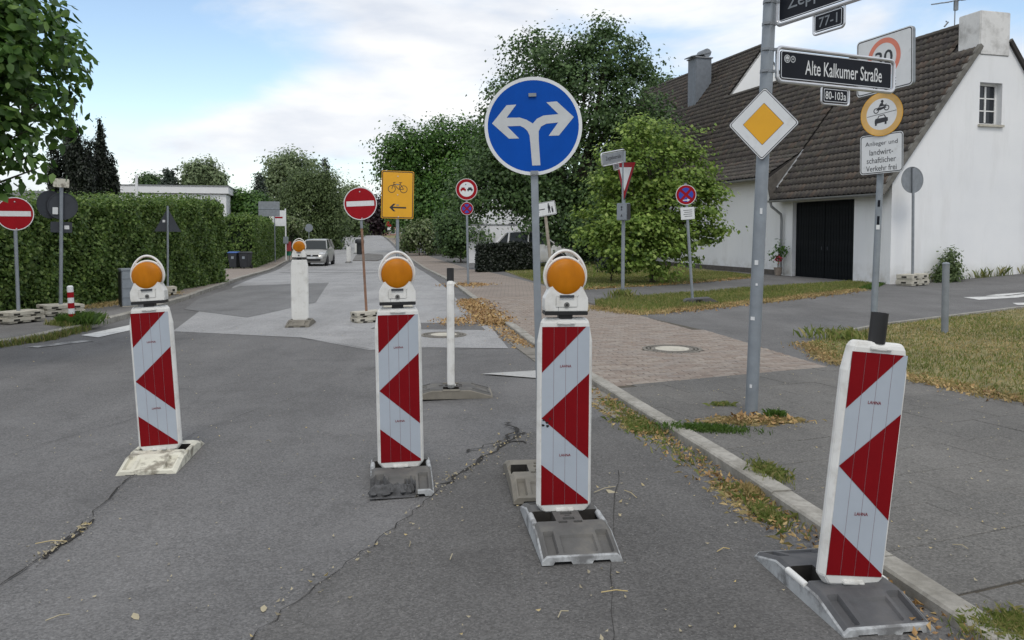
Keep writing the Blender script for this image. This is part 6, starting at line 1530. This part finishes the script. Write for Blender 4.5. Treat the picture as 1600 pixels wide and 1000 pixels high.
t, b = sp(608, 370, 350, 160, 'no_entry_sign', 'tiny far red sign above a white panel at the end of the street', .05); disc_plate(t, (0, zat(350, 160, b)), .6, -.05, 'sign_red'); rect_plate(t, (0, zat(357, 160, b)), .7, .6, -.05, .04, 'sign_white')
P = at(669, 392, 80); t = thing('bus_stop', 'white bus stop post with two small panels on the right pavement', 'bus stop', (P.x, P.y, H(P.x, P.y) + KT)); MB().tube([(0, 0, -.1), (0, 0, 3.1)], .07, 8).build('post', MAT['plain_white'], t)
MB().box((0, -.08, 1.75), (.36, .06, .45)).build('timetable_case', MAT['flag_white'], t); MB().box((0, -.08, 1.3), (.36, .06, .25)).build('notice_panel', MAT['flag_white'], t)
P = at(671, 392, 80.5); t = thing('litter_bin', 'teal litter bin beside the right bus stop post', 'bin', (P.x + .1, P.y, H(P.x, P.y) + KT)); MB().tube([(0, 0, .3), (0, 0, .95)], [.2, .24], 12).build('body', MAT['bin_green'], t); MB().tube([(0, 0, .95), (0, 0, 1.0)], .26, 12).build('lid', MAT['bin_green'], t); MB().tube([(0, 0, -.05), (0, 0, .3)], .04, 6).build('foot', MAT['galv'], t)
# ------------------------------------------------------------------ bollards, bins, cabinet
B = G(1476, 522, KT); t = stand('bollard', 'plain grey steel bollard standing in the right lawn', B, at(1478, 420, B.y), 0, 'bollard'); MB().tube([(0, 0, -.1), (0, 0, zat(413, B.y, B))], .052, 16).build('post', MAT['galv_dark'], t, smooth=True); z = zat(413, B.y, B); MB().tube([(0, 0, z), (0, 0, z + .015), (0, 0, z + .03)], [.056, .056, .035], 16).build('cap', MAT['galv'], t, smooth=True)
B = G(113, 507, .1); t = stand('bollard', 'red and white ringed bollard at the left kerb', B, at(109.5, 450, B.y), 0, 'bollard'); hh = zat(448, B.y, B)
for i in range(7): MB().tube([(0, 0, hh * i / 7 - (.05 if i == 0 else 0)), (0, 0, hh * (i + 1) / 7 - .0005)], .05 + .0015 * (i % 2), 14).build('ring_band', MAT['sign_white' if i % 2 == 0 else 'sign_red'], t, smooth=True)
MB().tube([(0, 0, hh), (0, 0, hh + .02)], [.05, .03], 14).build('cap', MAT['sign_white'], t, smooth=True)
B = G(562, 396, .1); B.z = H(B.x, B.y) + .1; t = thing('bollard', 'thick black bollard on the far traffic island', 'bollard', B); MB().tube([(0, 0, -.1), (0, 0, .95)], .28, 14).build('post', MAT['bin_black'], t, smooth=True); MB().tube([(0, 0, .95), (0, 0, 1.2), (0, 0, 1.35), (0, 0, 1.4)], [.42, .45, .36, .1], 14).build('head', MAT['bin_black'], t, smooth=True)
def bin_(u, lid, label):
    P = at(u, 419, 45.2); P.z = H(P.x, P.y) + .09; t = thing('wheelie_bin', label, 'bin', P, R(-8), 'wheelie bins before the second hedge')
    m = MB(); m.loft([[(-a, -b, z), (a, -b, z), (a, b, z), (-a, b, z)] for z, a, b in ((.06, .2, .24), (.5, .235, .28), (.86, .26, .31))]); m.build('body', MAT['bin_black'], t, bevel=.015)
    m = MB(); m.loft([[(-a, -b, z), (a, -b, z), (a, b, z), (-a, b, z)] for z, a, b in ((.865, .285, .335), (.9, .28, .33), (.95, .2, .26))]); m.build('lid', MAT[lid], t, bevel=.01)
    for s in (-1, 1): MB().tube([(s * .2, .26, .1), (s * .25, .26, .1)], .1, 12).build('wheel', MAT['tyre'], t)
    MB().tube([(-.22, .36, .86), (.22, .36, .86)], .018, 6).build('handle', MAT['bin_black'], t)
    MB().box((.02, -.30, .62), (.15, .012, .14)).build('sticker', MAT['galv'], t)
bin_(367, 'bin_blue', 'black wheelie bin with a blue lid in front of the second hedge'); bin_(384, 'bin_black', 'all black wheelie bin standing right of the blue lidded one')
B = G(201, 479, .08); t = thing('utility_cabinet', 'pale grey ribbed cabinet against the left hedge behind the leftmost beacon', 'cabinet', (B.x, B.y, .08), R(38))
MB().box((0, 0, .40), (.30, .26, .76)).build('body', MAT['galv'], t, bevel=.012); MB().box((0, 0, .79), (.33, .29, .04)).build('roof', MAT['galv'], t); MB().box((-.16, 0, .39), (.02, .24, .7)).build('side_panel', MAT['black_plastic'], t)
for z in (.2, .4, .6): MB().box((.0, -.133, z), (.27, .008, .015)).build('rib', MAT['galv_dark'], t)
MB().box((0, 0, .01), (.3, .26, .03)).build('foot', MAT['concrete_pale'], t)
# red potted flowers at the downpipe
P = hm @ Vector((-.35, 5.45, 0)); t = thing('flower_pot', 'terracotta pot with red flowers at the foot of the downpipe', 'potted plant', (P.x, P.y, KT))
MB().tube([(0, 0, 0), (0, 0, .26), (0, 0, .3)], [.11, .15, .16], 14).build('pot', MAT['brick_0'], t, smooth=True); MB().tube([(0, 0, .28), (.02, 0, .95)], [.02, .01], 6).build('stem', MAT['bark'], t)
crown([(0, 0, .8, .25), (.1, 0, 1.05, .2)], 160, .09, MAT['leaf_mid'], t, 5, clump=8, cs=.1, name='foliage'); crown([(0, -.05, .62, .13)], 70, .06, MAT['flower_red'], t, 6, clump=6, cs=.05, name='blossoms')
# ------------------------------------------------------------------ cars
def car(name, label, loc, rz, paint, hs=1.0, suv=False, plate=True):
    t = thing(name, label, 'car', loc, rz)
    L = 2.1
    sec = [(-2.12, .62, .36, .52), (-2.05, .74, .24, .66), (-1.85, .83, .20, .80), (-1.5, .875, .20, .90), (-1.05, .885, .2, .985), (0, .89, .2, 1.02), (1.2, .885, .2, 1.03), (1.75, .86, .22, 1.03), (2.0, .80, .26, .98), (2.1, .70, .38, .84)]
    rings = []
    for y, hw, zb, zt in sec:
        zm = zb + (zt - zb) * .5; rings.append([(-hw * .9, y, zb * hs), (hw * .9, y, zb * hs), (hw * .985, y, (zb + .1) * hs), (hw, y, zm * hs), (hw * .985, y, (zt - .1) * hs), (hw * .92, y, (zt - .012) * hs), (hw * .5, y, (zt + .015) * hs), (-hw * .5, y, (zt + .015) * hs), (-hw * .92, y, (zt - .012) * hs), (-hw * .985, y, (zt - .1) * hs), (-hw, y, zm * hs), (-hw * .985, y, (zb + .1) * hs)])
    body = MB().loft(rings); bo = body.build('body', MAT[paint], t, smooth=True, angle=50)
    # cabin: glass volume with painted roof and pillars
    yr = 1.95 if suv else 1.85
    cab = [(-1.12, .80, .80, .99, 1.0), (-.42, .82, .66, 1.0, 1.50), (-.1, .83, .655, 1.0, 1.54), (.9, .83, .655, 1.01, 1.55), (1.45, .82, .65, 1.01, 1.50), (yr, .78, .70, 1.01, 1.05 if not suv else 1.12)]
    g = MB().loft([[(-hb, y, zb * hs), (hb, y, zb * hs), (ht, y, zt * hs), (-ht, y, zt * hs)] for y, hb, ht, zb, zt in cab]).build('windows', MAT['car_glass'], t, smooth=True, angle=25)
    rf = MB(); rf.loft([[(-.64, y, (z - .02) * hs), (.64, y, (z - .02) * hs), (.63, y, (z + .015) * hs), (.4, y, (z + .04) * hs), (-.4, y, (z + .04) * hs), (-.63, y, (z + .015) * hs)] for y, z in ((-.44, 1.495), (-.1, 1.545), (.9, 1.555), (1.47, 1.50))]); rf.build('roof', MAT[paint], t, smooth=True, angle=60)
    for s in (-1, 1):
        for a, b, w_ in (((.80, -1.10, 1.0), (.655, -.42, 1.51), .04), ((.835, .28, 1.0), (.665, .26, 1.54), .035), ((.83, 1.32, 1.0), (.66, 1.28, 1.52), .05), ((.79, yr - .03, 1.04), (.655, 1.46, 1.51), .07)):
            MB().tube([(s * a[0], a[1], a[2] * hs), (s * b[0], b[1], b[2] * hs)], w_, 6).build('pillar', MAT[paint], t, smooth=True)
    for s in (-1, 1):
        h = MB(); h.loft([[(s * a, y, z0 * hs), (s * b, y + e, z0 * hs), (s * b, y + e, z1 * hs), (s * a, y, z1 * hs)] for a, b, y, e, z0, z1 in ((.46, .80, -2.075, .19, .60, .74), (.46, .81, -1.93, .15, .64, .80))]); h.build('headlight', MAT['lamp_glass'], t)
        MB().box((s * .70, 2.07, .83 * hs), (.2, .08, .26)).build('tail_light', MAT['tail_red'], t, bevel=.02)
        m = MB(); m.box((s * 1.0, -.78, 1.06 * hs), (.2, .1, .13)); m.tube([(s * .86, -.8, 1.0 * hs), (s * .98, -.78, 1.04 * hs)], .025, 6); m.build('mirror', MAT[paint], t, bevel=.02)
    MB().box((0, -2.1, .63 * hs), (.86, .06, .1)).build('grille', MAT['black_plastic'], t, bevel=.01)
    MB().box((0, -2.1, .36 * hs), (1.1, .08, .14)).build('air_intake', MAT['black_plastic'], t, bevel=.01)
    MB().tube([(0, -2.13, .63 * hs), (0, -2.15, .63 * hs)], .06, 12).build('emblem', MAT['alu'], t)
    if plate: MB().box((0, -2.15, .50 * hs), (.52, .02, .11)).build('number_plate', MAT['sign_white'], t); MB().box((0, 2.12, .62 * hs), (.52, .02, .11)).build('number_plate', MAT['sign_white'], t)
    for sx in (-1, 1):
        for y in (-1.3, 1.3):
            w_ = MB(); K = 24; rr = .32 if not suv else .35
            prof = [(rr * .6, -.1), (rr * .95, -.1), (rr, -.06), (rr, .06), (rr * .95, .1), (rr * .6, .1)]
            w_.loft([[(x, y + r * math.cos(2 * PI * i / K), rr + r * math.sin(2 * PI * i / K)) for i in range(K)] for r, x in prof])
            o = w_.build('wheel', MAT['tyre'], t, smooth=True); o.location = (sx * .80, 0, 0)
            m = MB(); m.tube([(-.07, y, rr), (.07, y, rr)], rr * .6, 20)
            for k in range(5): a = 2 * PI * k / 5; m.box((sx * .085, y + math.cos(a) * rr * .3, rr + math.sin(a) * rr * .3), (.03, .06, rr * .5), M=Matrix.Rotation(-a + PI / 2, 4, 'X'))
            m.build('rim', MAT['rim'], o)
            ar = MB(); ar.tube([(sx * .845, y + (rr + .05) * math.cos(a), rr + (rr + .05) * math.sin(a)) for a in np.linspace(0, PI, 14)], .05, 6, cap=True); ar.build('wheel_arch', MAT['black_plastic'], t, smooth=True)
    return t
P = at(496, 412, 53.5); car('parked_car', 'silver compact car facing us parked before the far left hedge', (P.x, P.y, H(P.x, P.y)), R(4), 'paint_silver', 1.08)
P = at(838, 400, 42); car('parked_car', 'white estate car parked behind the dark box hedge', (P.x, P.y, KT + .05 + H(P.x, P.y)), R(78), 'paint_white', 1.12, True)
P = at(523, 384, 100); car('parked_car', 'small dark car far up the street behind the silver one', (P.x, P.y, H(P.x, P.y)), R(10), 'paint_black', 1.0)
